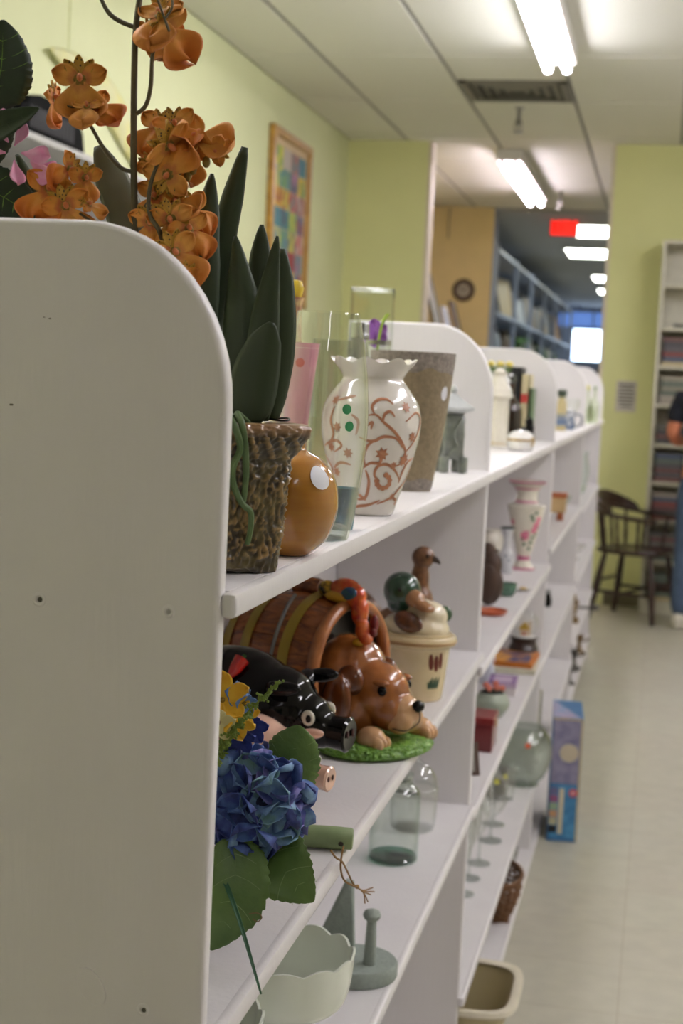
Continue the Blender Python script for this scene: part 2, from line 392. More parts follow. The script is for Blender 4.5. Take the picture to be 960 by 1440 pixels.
for (px, py, w) in ((120, 1366, .004), (16, 569, .0018), (70, 448, .0012), (62, 446, .0009)):
    p = Yp(px, py, 0); obj('scuff', ell((p.x, -.0001, p.z), (w, .0003, w*.4), seg=10, rings=6), M('scuff_dark', (92, 84, 70), .8), u0)

# ================================================================ LEFT WALL: tall case, low case, picture
case_m = M('grey_white_case', (206, 205, 200), .5)
t = thing('tall_case', 'pale grey tall storage case against the left wall with a black box on top', 'cabinet', (XW+.32, 2.6, 0))
obj('body', join(box(-.32, 0, 0, .02, 0, 2.15), box(-.32, 0, 1.73, 1.75, 0, 2.15), box(-.32, -.3, 0, 1.75, 0, 2.15)), case_m, t, False)
bk_p = Xp(42, 302, XW+.19)
for z in (.1, .55, 1.0, bk_p.z-.25, 2.15): obj('shelf_board', box(-.32, .004, .0, 1.75, z-.02, z+.001, .003, 1), case_m, t, False)
t = thing('low_case', 'lower pale case against the left wall holding a metal canister', 'cabinet', (XW+.32, 4.6, 0))
obj('body', join(box(-.32, 0, 0, .02, 0, 1.61), box(-.32, 0, 1.68, 1.7, 0, 1.61), box(-.32, -.3, 0, 1.7, 0, 1.61)), case_m, t, False)
for z in (.1, .6, 1.1, 1.62): obj('shelf_board', box(-.32, .004, 0, 1.7, z-.03, z, .003, 1), case_m, t, False)
blackp = M('black_plastic', (6, 6, 6), .8, spec=.1)
t = thing('black_radio', 'black plastic box with rounded top on the tall case', 'radio', (XW+.2, 3.52, 2.1515), 0)
pts = [(-.27, 0), (.27, 0), (.25, .07), (.2, .115), (.1, .135), (-.1, .135), (-.19, .12), (-.2, .1), (-.255, .085)]
obj('casing', xf(prism(pts, .18, .006, 2), Matrix(((0, 0, 1, -.09), (1, 0, 0, 0), (0, 1, 0, 0), (0, 0, 0, 1)))), blackp, t)
obj('speaker_grille', join(*[box(.0905, .094, -.19+.03*k, -.175+.03*k, .025, .09) for k in range(12)]), M('black_grille', (38, 38, 40), .6), t, False)
steel = M('brushed_steel', (168, 170, 172), .32, 1)
p = Xp(316, 470, -1.66); p.z = 1.62
t = thing('metal_canister', 'grey metal canister with dark rim on the low case', 'canister', p)
obj('body', lathe([(0, 0), (.085, 0), (.085, .26), (0, .26)], 32), steel, t); obj('lid', lathe([(.0, .262), (.088, .262), (.09, .285), (.07, .295), (0, .3)], 32), M('dark_steel', (92, 94, 98), .35, 1), t)
# fluted metal vase at the left behind the end panel
p = Vector((XW+.165, bk_p.y, bk_p.z-.2485))
t = thing('fluted_metal_bucket', 'shiny fluted metal bucket at the left behind the end panel', 'bucket', p)
obj('body', lathe([(0, 0), (.11, 0), (.13, .24), (.125, .24), (.1, .01)], 72, lambda a, r, z: (r*(1+.035*math.cos(24*a)), z)), steel, t, auto=False); obj('rim', lathe([(.128, .235), (.138, .237), (.138, .25), (.128, .25)], 48), steel, t)
# pale leaf-shaped fan on the wall
a0, a1 = Xp(72, 68, XW+.03), Xp(205, 232, XW+.03)
mid = (a0+a1)/2+Vector((0, .05, .08))
fan = obj('leaf_fan', leaf([a0, mid, a1], [.01, .10, .17, .17, .10], (0, .6, -1), .12), M('pale_green_fabric', (216, 217, 180), .8, col2=(224, 218, 140), scale=9, amt=.3), None, thick=.004)
tag(fan, 'pale green and yellow leaf-shaped fan hung on the left wall', 'wall decoration')
# picture
pa, pb = Xp(383, 180, XW+.02), Xp(437, 192, XW+.02)
y0, y1 = pa.y, pb.y; z1 = 2.84; z0 = 1.86
t = thing('picture', 'framed colourful patchwork picture on the left wall', 'picture', (XW+.001, (y0+y1)/2, z0))
h = (y1-y0)/2; H = z1-z0; fm = M('gold_frame', (196, 152, 66), .4, col2=(150, 104, 40), scale=20)
for nm, g in (('frame_side', box(0, .04, -h, -h+.05, 0, H, .006, 1)), ('frame_side', box(0, .04, h-.05, h, 0, H, .006, 1)), ('frame_rail', box(0, .04, -h+.05, h-.05, 0, .05, .006, 1)), ('frame_rail', box(0, .04, -h+.05, h-.05, H-.05, H, .006, 1))):
    obj(nm, g, fm, t, False)
obj('mat_board', box(.004, .018, -h+.05, h-.05, .05, H-.05), M('mat_board', (214, 190, 150), .7), t, False)
cols = [(214, 205, 70), (90, 130, 160), (196, 90, 84), (120, 160, 90), (170, 120, 150), (230, 190, 60), (80, 90, 110), (205, 150, 130), (70, 140, 140), (150, 60, 60), (190, 180, 170), (225, 215, 120)]
ny, nz = 4, 7; cw, chh = (2*h-.18)/ny, (H-.18)/nz
for a in range(ny):
    for b_ in range(nz):
        c = random.choice(cols); d_ = random.choice(cols)
        ya, za = -h+.09+cw*a, .09+chh*b_
        obj('patch', box(.018, .02, ya, ya+cw-.004, za, za+chh-.004), M('patch_%d' % (a*nz+b_), c, .7, col2=d_, scale=14, amt=.25), t, False)
# ================================================================ helpers for painted decoration on turned ware
from mathutils import noise
def face_angle(p): return math.atan2(CAM.y-p[1], CAM.x-p[0])
def rad_at(prof, z):
    for (r0, z0), (r1, z1) in zip(prof, prof[1:]):
        if min(z0, z1) <= z <= max(z0, z1) and abs(z1-z0) > 1e-9: return r0+(r1-r0)*(z-z0)/(z1-z0)
    return prof[-1][0]
def decal_line(prof, pts, w, off=.0006, n=5):
    """ribbon painted on a turned body; pts are (angle, height)"""
    P_ = smooth([(a, z, 0) for a, z in pts], n); v, f = [], []
    for i, p in enumerate(P_):
        t = P_[min(i+1, len(P_)-1)]-P_[max(i-1, 0)]; r = max(rad_at(prof, p.y), .004)
        tx, tz = t.x*r, t.y; L = math.hypot(tx, tz) or 1; nx, nz = -tz/L, tx/L
        ww = w*(.35+.65*math.sin(PI*min(1, max(0, (i+.7)/len(P_)))))
        for s in (-1, 0, 1):
            a = p.x+nx*s*ww/2/r; z = p.y+nz*s*ww/2; rr = rad_at(prof, z)+off*(1 if s else 1.5)
            v.append(Vector((rr*math.cos(a), rr*math.sin(a), z)))
    for i in range(len(P_)-1):
        for s in (0, 1): f.append((3*i+s, 3*i+s+1, 3*i+s+4, 3*i+s+3))
    return v, f
def decal_star(prof, a, z, R, n=5, inner=.4, off=.0007, rot0=0):
    v = []; r = rad_at(prof, z); v.append(Vector(((r+off)*math.cos(a), (r+off)*math.sin(a), z)))
    for k in range(2*n):
        q = R*(1 if k % 2 == 0 else inner); b = rot0+PI*k/n; aa = a+q*math.cos(b)/r; zz = z+q*math.sin(b); rr = rad_at(prof, zz)+off
        v.append(Vector((rr*math.cos(aa), rr*math.sin(aa), zz)))
    return v, [(0, k+1, (k+1) % (2*n)+1) for k in range(2*n)]
def decal_oval(prof, a, z, ra, rz, off=.0008): return decal_star(prof, a, z, ra, 10, 1.0, off) if abs(ra-rz) < 1e-6 else _oval(prof, a, z, ra, rz, off)
def _oval(prof, a, z, ra, rz, off):
    v = []; r = rad_at(prof, z); v.append(Vector(((r+off)*math.cos(a), (r+off)*math.sin(a), z)))
    for k in range(20):
        b = 2*PI*k/20; aa = a+ra*math.cos(b)/r; zz = z+rz*math.sin(b); rr = rad_at(prof, zz)+off
        v.append(Vector((rr*math.cos(aa), rr*math.sin(aa), zz)))
    return v, [(0, k+1, (k+1) % 20+1) for k in range(20)]
def hollow(prof, t):
    """outer profile -> closed wall of thickness t, open at the top"""
    inn = [(max(r-t, .0005), z) for r, z in prof if z > prof[0][1]+t]
    inn = [q for q in inn if q[0] > .0006]
    return [(0, prof[0][1])]+prof+[(inn[-1][0], prof[-1][1])]+inn[::-1][1:]+[(0, prof[0][1]+t)]

TOP = 1.2975; SH2 = .9505; SH3 = .6485
sticker = M('white_sticker', (232, 232, 236), .5)
glass = GLASS('clear_glass'); glass_g = GLASS('green_tint_glass', (250, 253, 251), (206, 224, 216), .05, .6)
def turned(name, label, cat, loc, prof, mat, t=.004, group=None, fn=None, part='body', seg=44, sm=5, rz=0, ho=True):
    T_ = thing(name, label, cat, loc, rz, group); pr = sprof(prof, sm) if sm else prof
    obj(part, lathe(hollow(pr, t) if ho else pr, seg, fn), mat, T_)
    return T_, pr

# ================================================================ TOP SHELF OF THE NEAR UNIT
# ---- square glazed pot with the trailing roots and strap leaves
PC = Vector((-.060, .143, TOP)); PR = math.radians(45)
pot = thing('square_plant_pot', 'square brown glazed relief pot with strap leaves and hanging green roots', 'potted plant', PC)
def sq(a, h, e=7):
    c, s = math.cos(a), math.sin(a); return h/((abs(c)**e+abs(s)**e)**(1/e))
def pot_geo():
    Z = [(0, .0505), (.004, .0515), (.02, .0525), (.04, .0538), (.06, .0553), (.08, .0568), (.088, .0578), (.092, .0578), (.097, .059), (.105, .0635), (.112, .0675), (.118, .0698), (.123, .0696), (.1255, .066), (.124, .058), (.11, .052)]
    Zs = smooth([(b, a, 0) for a, b in Z], 8); N = 320; v, f, HT = [], [], []
    for i, p in enumerate(Zs):
        for k in range(N):
            a = 2*PI*k/N; r = sq(a, p.x); x, y = r*math.cos(a), r*math.sin(a); z = p.y
            d = 0
            if i < len(Zs)-20:
                q = Vector((x*150, y*150, z*150)); ridge = 1-abs(noise.noise(q*1.1+Vector((3, 1, 7))))*2.6
                fine = noise.noise(q*2.4); big = .5+.5*noise.noise(q*.28)
                d = (.0042*max(0, ridge)**1.5*(1 if .012 < z < .083 else .45)+.0016*fine)*(.45+.75*big)
                s = (y if abs(x) > abs(y) else x)
                if .083 < z < .094: d += .0020*max(0, math.sin((z-.083)/.011*PI))*max(0, math.cos(s*2*PI/.0115))
                if .096 < z < .115: d += .0022*max(0, math.cos((s+(z-.1)*.7*(1 if s > 0 else -1))*2*PI/.014))
                if z > .115: d += .0014*max(0, math.cos(s*2*PI/.0125))
            if z < .006:
                s = (y if abs(x) > abs(y) else x); z = z+(.0045*max(0, 1-(abs(s)/.024)**4))*(1-z/.006)
            m = 1+d/max(r, .01); v.append(Vector((x*m, y*m, z))); HT.append(d)
    for i in range(len(Zs)-1):
        for k in range(N): f.append((i*N+k, i*N+(k+1) % N, (i+1)*N+(k+1) % N, (i+1)*N+k))
    f.append(tuple(range(N-1, -1, -1)))
    return rot((v, f), 'Z', PR), HT
def pot_mat():
    m, n, l, b = nodes('olive_brown_glaze'); b.inputs['Roughness'].default_value = .28; b.inputs['Coat Weight'].default_value = .3
    tc = n.new('ShaderNodeTexCoord'); nz = n.new('ShaderNodeTexNoise'); nz.inputs['Scale'].default_value = 60; nz.inputs['Detail'].default_value = 6; l.new(tc.outputs['Object'], nz.inputs[0])
    cr = n.new('ShaderNodeValToRGB'); cr.color_ramp.elements[0].color = lin((38, 26, 14)); cr.color_ramp.elements[0].position = .36
    cr.color_ramp.elements[1].color = lin((96, 84, 46)); cr.color_ramp.elements[1].position = .68
    e = cr.color_ramp.elements.new(.5); e.color = lin((62, 50, 26)); l.new(nz.outputs[0], cr.inputs[0])
    ge = n.new('ShaderNodeAttribute'); ge.attribute_name = 'relief'; mr = n.new('ShaderNodeMapRange'); mr.inputs[1].default_value = .0010; mr.inputs[2].default_value = .0042; l.new(ge.outputs['Fac'], mr.inputs[0])
    mx = n.new('ShaderNodeMix'); mx.data_type = 'RGBA'; l.new(mr.outputs[0], mx.inputs[0]); l.new(cr.outputs[0], mx.inputs[6]); mx.inputs[7].default_value = lin((168, 134, 80))
    sx = n.new('ShaderNodeSeparateXYZ'); l.new(tc.outputs['Object'], sx.inputs[0]); r2_ = n.new('ShaderNodeMapRange'); r2_.inputs[1].default_value = .114; r2_.inputs[2].default_value = .121; r2_.inputs[4].default_value = .75; l.new(sx.outputs[2], r2_.inputs[0])
    m2 = n.new('ShaderNodeMix'); m2.data_type = 'RGBA'; l.new(r2_.outputs[0], m2.inputs[0]); l.new(mx.outputs[2], m2.inputs[6]); m2.inputs[7].default_value = lin((150, 112, 78)); l.new(m2.outputs[2], b.inputs['Base Color'])
    return m
pgeo, HT = pot_geo(); po = obj('pot', pgeo, pot_mat(), pot, auto=False)
at = po.data.attributes.new('relief', 'FLOAT', 'POINT'); at.data.foreach_set('value', HT)
soil = M('moss_soil', (58, 52, 36), .95, col2=(36, 30, 22), scale=120, amt=.6, bump=1, bscale=200)
obj('soil', xf(box(-.053, .053, -.053, .053, .108, .116, .002, 1), Matrix.Rotation(PR, 4, 'Z')), soil, pot)
strap = M('dark_strap_leaf', (44, 60, 26), .5, col2=(30, 44, 20), scale=14, stretch=(1, 1, .1), amt=.6)
strap2 = M('grey_green_leaf', (92, 96, 74), .5, col2=(74, 80, 60), scale=20, stretch=(1, 1, .15), amt=.6)
px_m = 1/1660
def pleaf(parent, base, pts, wid, Y, mat, fold=.2, side=None, dy=(0, 0, 0), **kw):
    """strap leaf through picture points at depth Y (dy bends it in depth)"""
    P_ = [p if isinstance(p, Vector) else Yp(p[0], p[1], Y+(dy[i] if i < len(dy) else 0))-base for i, p in enumerate(pts)]
    return obj('leaf', leaf(P_, [w*px_m for w in wid], side or r2, fold, n=8, nu=10, **kw), mat, parent, thick=.0016)
B_ = PC
for pts, wd, Y in (([(358, 585), (362, 450), (368, 316)], [20, 36, 42, 40, 30, 4], .185),
                   ([(378, 590), (391, 480), (397, 350)], [24, 40, 48, 46, 34, 5], .168),
                   ([(345, 590), (343, 460), (331, 332)], [26, 56, 66, 52, 26, 3], .150),
                   ([(366, 592), (370, 470), (390, 332)], [20, 40, 46, 38, 20, 2], .140),
                   ([(352, 594), (358, 530), (382, 453)], [26, 58, 66, 62, 44, 5], .124)):
    pleaf(pot, B_, pts, wd, Y, strap, .22)
def onplane(x, y, p0, nn):
    d = ray(x, y); return CAM+d*((Vector(p0)-CAM).dot(nn)/d.dot(nn))
nf = Vector((math.cos(-PI/4), math.sin(-PI/4), 0)); root_m = M('aerial_root', (88, 110, 62), .55, col2=(66, 90, 48), scale=80)
def rootpath(pts): return [onplane(x, y, PC+nf*(.063+o), nf)-PC for x, y, o in pts]
obj('root', tube(rootpath([(350, 596, -.02), (334, 582, -.004), (340, 596, .010), (344, 625, .011), (346, 660, .004), (344, 690, .001), (342, 706, .0)]), [.0026, .003, .003, .0028, .0024]), root_m, pot)
obj('root', tube(rootpath([(336, 592, -.02), (322, 586, .0), (330, 600, .012), (338, 630, .010), (328, 655, .004), (328, 680, .002), (340, 708, .001), (352, 720, -.001), (352, 745, -.002), (347, 766, -.003)]), [.0026, .003, .0028, .0026, .0022]), root_m, pot)
p = Yp(384, 588, .17)-PC
obj('wire_loop', tube([(p.x+.016*math.cos(a)*.9, p.y+.010*math.sin(a), .128+.001*math.sin(2*a)) for a in [k*PI/6 for k in range(13)]], .0009, 6), M('dark_wire', (40, 40, 40), .3, 1), pot)

# ---- orange orchid in a hidden pot behind the end panel
OC = Vector((-.205, .215, TOP))
orch = thing('orange_orchid', 'artificial orchid with tall stem and speckled orange flowers behind the end panel', 'orchid', OC)
terr = M('terracotta', (150, 92, 62), .7)
obj('pot', lathe(hollow([(.03, 0), (.039, .075), (.042, .075), (.042, .09)], .004), 32), terr, orch); obj('soil', lathe([(0, .08), (.037, .078)], 24), soil, orch)
stem_m = M('orchid_stem', (96, 82, 48), .55, col2=(60, 56, 34), scale=25, amt=.6)
def stem(pts, r, Y=.115): return obj('stem', tube([p if isinstance(p, Vector) else Yp(p[0], p[1], (p[2] if len(p) > 2 else Y))-OC for p in pts], r, 8, 6), stem_m, orch)
base = (192, 470)
R0 = Vector((0, 0, .08))
stem([R0, (192, 440, .16), (191, 360), (188, 230), (189, 90), (192, 30), (200, -25)], [.0034, .0032, .0029, .0027, .0024])
stem([(188, 242), (170, 236), (150, 215), (128, 178), (118, 160)], [.0019, .0018, .0012])
stem([(192, 160), (205, 148), (212, 120), (214, 80), (219, 62)], [.0019, .0019, .0014])
stem([(188, 38), (165, 28), (150, 14), (138, -12)], [.002, .002, .0016])
stem([R0, (214, 470), (226, 400), (229, 350), (224, 325, .10), (210, 300, .10), (211, 262, .10), (225, 222, .10), (236, 205, .10)], [.0026, .0026, .002, .0016, .0012], .125)
stem([(228, 345), (224, 320), (226, 290), (231, 240)], .0012, .13); stem([(226, 372), (215, 352), (206, 340)], .0012, .13)
stem([(229, 350), (244, 330), (252, 310), (250, 285)], .0011, .11); stem([(191, 302), (202, 293), (210, 282)], .0016, .11)
stem([(236, 275), (250, 250), (262, 232), (282, 225)], .0009, .13); stem([R0, (165, 400), (150, 345), (135, 318), (112, 300)], [.002, .0016, .001], .10)
stem([(120, 162), (112, 152), (98, 150), (86, 142)], .0009, .113); stem([(122, 172), (128, 160), (130, 152)], .0009); stem([(238, 44), (232, 28), (218, -10)], .0011, .10); stem([(232, 26), (242, 10), (240, -15)], .0010, .10)
def petal_mat():
    m, n, l, b = nodes('orange_petal'); b.inputs['Roughness'].default_value = .6
    tc = n.new('ShaderNodeTexCoord'); ln = n.new('ShaderNodeVectorMath'); ln.operation = 'LENGTH'; l.new(tc.outputs['Object'], ln.inputs[0])
    nz = n.new('ShaderNodeTexNoise'); nz.inputs['Scale'].default_value = 130; nz.inputs['Detail'].default_value = 3; l.new(tc.outputs['Object'], nz.inputs[0])
    ad = n.new('ShaderNodeMath'); ad.operation = 'MULTIPLY_ADD'; ad.inputs[1].default_value = .010; l.new(nz.outputs[0], ad.inputs[0]); l.new(ln.outputs['Value'], ad.inputs[2])
    mr = n.new('ShaderNodeMapRange'); mr.inputs[1].default_value = .004; mr.inputs[2].default_value = .036; l.new(ad.outputs[0], mr.inputs[0])
    cr = n.new('ShaderNodeValToRGB'); cr.color_ramp.elements[0].position = .08; cr.color_ramp.elements[0].color = lin((150, 112, 36)); cr.color_ramp.elements[1].position = .95; cr.color_ramp.elements[1].color = lin((190, 92, 16))
    for q, c in ((.22, (176, 84, 36)), (.34, (208, 140, 46)), (.62, (210, 122, 28))): e = cr.color_ramp.elements.new(q); e.color = lin(c)
    l.new(mr.outputs[0], cr.inputs[0]); oi = n.new('ShaderNodeObjectInfo'); m2 = n.new('ShaderNodeMix'); m2.data_type = 'RGBA'; m2.inputs[7].default_value = lin((214, 160, 76))
    h = n.new('ShaderNodeMath'); h.operation = 'MULTIPLY'; h.inputs[1].default_value = .55; l.new(oi.outputs['Random'], h.inputs[0]); l.new(h.outputs[0], m2.inputs[0]); l.new(cr.outputs[0], m2.inputs[6]); l.new(m2.outputs[2], b.inputs['Base Color'])
    wv_ = n.new('ShaderNodeTexNoise'); wv_.inputs['Scale'].default_value = 260; wv_.inputs['Detail'].default_value = 4; l.new(tc.outputs['Object'], wv_.inputs[0]); bp = n.new('ShaderNodeBump'); bp.inputs['Strength'].default_value = .55; bp.inputs['Distance'].default_value = .0012; l.new(wv_.outputs[0], bp.inputs['Height']); l.new(bp.outputs[0], b.inputs['Normal']); return m
pet_o = petal_mat()
def spot_mat():
    m, n, l, b = nodes('spotted_sepal'); b.inputs['Roughness'].default_value = .55
    tc = n.new('ShaderNodeTexCoord'); vo = n.new('ShaderNodeTexVoronoi'); vo.inputs['Scale'].default_value = 420; l.new(tc.outputs['Object'], vo.inputs[0])
    cr = n.new('ShaderNodeValToRGB'); cr.color_ramp.elements[0].position = .26; cr.color_ramp.elements[0].color = lin((62, 44, 18)); cr.color_ramp.elements[1].position = .36; cr.color_ramp.elements[1].color = lin((186, 142, 44)); l.new(vo.outputs[0], cr.inputs[0]); l.new(cr.outputs[0], b.inputs['Base Color']); return m
sep_m = spot_mat(); col_m = M('orchid_column', (206, 120, 70), .5); cal_m = M('green_calyx', (116, 112, 44), .6, col2=(150, 110, 40), scale=200)
PET = []
for k in range(4):
    rnd = random.Random(k)
    lip = join(rot(petal(.031, .037, rnd.uniform(-.15, .15), rnd.uniform(-.45, .15), .15, rnd.uniform(6, 9), .62, 18, 12, rnd.uniform(0, 6), .25), 'Z', PI))
    side = petal(.020, .015, .1, rnd.uniform(-.5, .3), .12, 6, .55, 10, 8, 1)
    sep = petal(.0175, .0075, .25, rnd.uniform(-.3, .25), .03, 4, .5, 6, 8)
    PET.append((me('flower_lip', lip, pet_o), me('petal', side, pet_o), me('sepal', sep, sep_m)))
colu = me('column', join(ell((0, .001, .003), (.0022, .003, .0038), seg=10, rings=8)), col_m)
calx = me('calyx', join(lathe([(0, -.009), (.0012, -.008), (.0032, -.002), (.0045, .0), (0, .0005)], 10)), cal_m)
def flower(parent, base, px, py, Y, s, yaw=0, pit=0, roll=0, k=None, small=False):
    k = random.randrange(4) if k is None else k
    c = Yp(px, py, Y)-base
    n_ = (CAM-(c+base)).normalized(); zaxis = n_; xax = r2; yax = zaxis.cross(xax).normalized(); xax = yax.cross(zaxis)
    R = Matrix((xax, yax, zaxis)).transposed() @ Euler((pit, yaw, roll)).to_matrix()
    MM = Matrix.Translation(c) @ R.to_4x4() @ Matrix.Diagonal((s, s, s, 1))
    f = obj('flower', PET[k][0], None, parent); f.matrix_basis = MM
    so = f.modifiers.new('thickness', 'SOLIDIFY'); so.thickness = .0006
    def kid(nm, m, mat):
        o = obj(nm, m, None, f); o.matrix_basis = mat
        if nm in ('petal', 'sepal'): q = o.modifiers.new('thickness', 'SOLIDIFY'); q.thickness = .0006
    for a in (-1.25, 1.25): kid('petal', PET[k][1], Matrix.Rotation(a, 4, 'Z'))
    for a in (0, .62, -.62): kid('sepal', PET[k][2], Matrix.Translation((0, 0, -.001)) @ Matrix.Rotation(a, 4, 'Z'))
    kid('column', colu, Matrix.Identity(4)); kid('calyx', calx, Matrix.Identity(4))
    return f
FL = [(112, 112, .115, 1.5, 0, -.2, 0), (136, 148, .12, 1.1, .5, -.5, .6), (76, 138, .115, 1.05, 1.2, .3, .3), (122, 150, .11, .9, -.3, -1.0, 0),
      (224, 22, .11, 1.3, -.4, -.9, 0), (236, 42, .115, 1.35, .3, .5, .7), (212, 48, .12, 1.0, -.8, .6, -.4), (232, 18, .13, 1.1, .4, .2, .2),
      (70, 266, .10, 1.4, -.4, -.2, -.35), (92, 290, .095, 1.35, .2, .1, .3), (120, 250, .105, 1.0, .4, .2, 0), (98, 238, .10, 1.0, .5, -.6, -1.2), (126, 288, .10, .7, .9, .4, 1.4),
      (222, 178, .13, 1.25, -.5, -.3, -.4), (246, 176, .12, 1.2, .2, -.5, .3), (238, 205, .10, 1.5, .2, .9, .8), (275, 195, .125, 1.35, .7, -.2, 1.2), (303, 210, .125, .95, .5, .3, -1.6), (268, 220, .13, 1.0, .3, .5, 0),
      (214, 235, .12, 1.0, -.6, .2, .4), (236, 245, .11, 1.4, .2, -.2, 2.6), (218, 275, .12, 1.1, -.4, .1, -.3), (212, 312, .11, 1.25, -.3, .2, 0), (248, 285, .12, 1.0, .4, -.5, .9),
      (240, 308, .105, 1.3, -.2, .3, .2), (270, 296, .125, 1.2, .5, .2, .7), (266, 322, .11, 1.2, .3, -.1, .4), (246, 355, .10, 1.4, .2, .2, .5), (258, 388, .11, 1.0, .3, .6, 0), (252, 335, .13, .9, 0, 0, 1.5)]
for q in FL: flower(orch, OC, q[0], q[1], q[2], q[3]*.78, *q[4:])
for (x, y) in ((290, 228), (271, 238), (264, 247), (224, 345), (222, 360), (226, 378)):
    obj('flower_bud', ell(Yp(x, y, .125)-OC, (.0035, .0035, .0048), seg=10, rings=8), cal_m if x > 240 else stem_m, orch)
pleaf(pot, B_, [(318, 600), (286, 470), (285, 370), (298, 244)], [10, 16, 40, 48, 46, 32, 3], .15, strap, .25)
pleaf(pot, B_, [(322, 600), (293, 480), (308, 360), (344, 207)], [10, 16, 38, 44, 40, 30, 8], .175, strap, .2)
pleaf(orch, OC, [R0, (208, 420), (180, 310), (138, 205)], [14, 20, 40, 56, 58, 48, 12], .17, strap2, .15, (.9, .3, -.25))
pleaf(orch, OC, [R0, (120, 400), (62, 292), (24, 217)], [14, 16, 22, 24, 18, 4], .12, strap, .3, (.8, .2, -.5))

# ---- dark leafy plant with pink flowers at the picture's left edge
LC = Vector((-.24, .075, TOP))
lp = thing('pink_flower_plant', 'dark green serrated-leaf plant with pink flowers at the left edge', 'plant', LC)
obj('pot', lathe(hollow([(.026, 0), (.034, .065), (.037, .065), (.037, .08)], .004), 28), M('plain_pot', (120, 110, 96), .6), lp); obj('soil', lathe([(0, .07), (.032, .068)], 20), soil, lp)
dleaf = M('dark_veined_leaf', (34, 54, 26), .5, col2=(24, 40, 20), scale=60); vein_m = M('leaf_vein', (112, 152, 58), .5)
def vleaf(parent, base, pts, wid, Y, mat, vm, side, ser=.06, nv=5, fold=.12, thick=.0006, vr=.0005):
    P_ = [Yp(p[0], p[1], Y+(p[2] if len(p) > 2 else 0))-base for p in pts]
    lf = obj('leaf', leaf(P_, [w*px_m for w in wid], side, fold, ser, 15, 40, 8), mat, parent, thick=thick)
    S_ = smooth(P_, 12); sd = Vector(side).normalized(); vs = [tube(S_[::3], [vr*1.4, vr*.5], 5, 0)]
    N = len(S_)-1
    for k in range(1, nv+1):
        i = int(N*k/(nv+1.5)); q = i/N*(len(wid)-1); j = min(int(q), len(wid)-2); w = (wid[j]+(wid[j+1]-wid[j])*(q-j))*px_m
        t = (S_[min(i+1, N)]-S_[i-1]).normalized(); s = (sd-t*sd.dot(t)).normalized(); nn = t.cross(s)
        for d_ in (-1, 1):
            vs.append(tube([S_[i], S_[i]+s*d_*w*.22+t*w*.10+nn*(fold*w*.2), S_[i]+s*d_*w*.40+t*w*.24+nn*(fold*w*.66)], [vr, vr*.4], 5, 2))
    obj('vein', join(*vs), vm, lf)
    return lf
vleaf(lp, LC, [(-12, 150), (2, 95), (4, 28)], [20, 70, 84, 76, 48, 4], .10, dleaf, vein_m, r2)
vleaf(lp, LC, [(-45, 190), (0, 178), (55, 152)], [20, 40, 44, 36, 22, 2], .085, dleaf, dleaf, u2)
vleaf(lp, LC, [(-40, 255), (10, 280), (68, 318)], [20, 66, 74, 62, 40, 3], .11, dleaf, vein_m, u2)
vleaf(lp, LC, [(-30, 230), (-8, 180), (0, 120)], [30, 50, 56, 50, 36, 3], .11, dleaf, dleaf, r2)
vleaf(lp, LC, [(-40, 300), (-10, 330), (14, 352)], [20, 50, 60, 50, 30, 3], .10, dleaf, dleaf, u2)
obj('stem', tube([(0, 0, .07), Yp(-10, 330, .09)-LC, Yp(-8, 200, .1)-LC, Yp(-5, 90, .1)-LC], [.003, .0025, .0015]), stem_m, lp)
pink = M('pink_petal', (232, 138, 190), .6, col2=(240, 190, 216), scale=90, amt=.6)
for (x, y, a, L) in ((22, 200, 2.2, .022), (30, 205, .9, .020), (40, 215, -.2, .026), (52, 226, -.7, .026), (30, 225, -1.5, .022), (18, 215, 2.9, .02), (62, 232, -.3, .018), (15, 190, 1.6, .02)):
    MM = Matrix.Translation(Yp(x-10, y, .10)-LC) @ Matrix((r2, u2, -FW)).transposed().to_4x4() @ Matrix.Rotation(a-PI/2, 4, 'Z') @ Matrix.Rotation(random.uniform(-.7, .7), 4, 'Y')
    obj('petal', xf(petal(L, L*.62, .35, .2, .08, 5, .7, 8, 8, a), MM), pink, lp, thick=.0006)

# ---- amber vase
p = Zp(401, 781, TOP); p.y += .012
prA = [(.017, 0), (.022, .003), (.035, .016), (.0425, .036), (.0440, .052), (.0405, .072), (.029, .088), (.014, .0965), (.011, .101), (.012, .105)]
t, pr = turned('amber_vase', 'small round amber glazed vase with an oval white sticker behind the square pot', 'vase', p, prA, M('amber_glaze', (178, 124, 40), .16, coat=.6, col2=(158, 100, 28), scale=40, stretch=(.3, .3, 2.5), amt=.6), .003)
fa = face_angle(p); obj('sticker', _oval(pr, fa+.70, .0745, .0105, .0105, .0011), sticker, t); obj('sticker', _oval(pr, fa-.42, .05, .008, .009, .0004), sticker, t)
# ---- big clear glass vase
p = Zp(447, 757, TOP); prG = [(.030, 0), (.0315, .004), (.035, .02), (.0415, .06), (.0455, .11), (.0445, .15), (.040, .19), (.0335, .222), (.0315, .231)]
t, pr = turned('clear_glass_vase', 'large clear barrel-shaped glass vase with two green dot stickers', 'glass vase', p, prG, glass, .0022, seg=64)
obj('glass_base', lathe([(0, .001), (.029, .001), (.031, .012), (.024, .017), (0, .0175)], 48), GLASS('thick_glass', (238, 243, 242), (190, 204, 206), .12, .7), t)
fa = face_angle(p); gs = M('green_sticker', (52, 150, 92), .5)
for z, a in ((.1345, .52), (.1175, .60)): obj('sticker', _oval(pr, fa+a, z, .0052, .0052, .0004), gs, t)
# ---- teal votive
p = Zp(478, 744, TOP)
turned('teal_votive', 'small teal glass cup beside the clear glass vase', 'cup', p, [(.012, 0), (.014, .002), (.0165, .03), (.018, .046)], GLASS('teal_glass', (128, 188, 204), (40, 104, 130), .06, .6), .002)
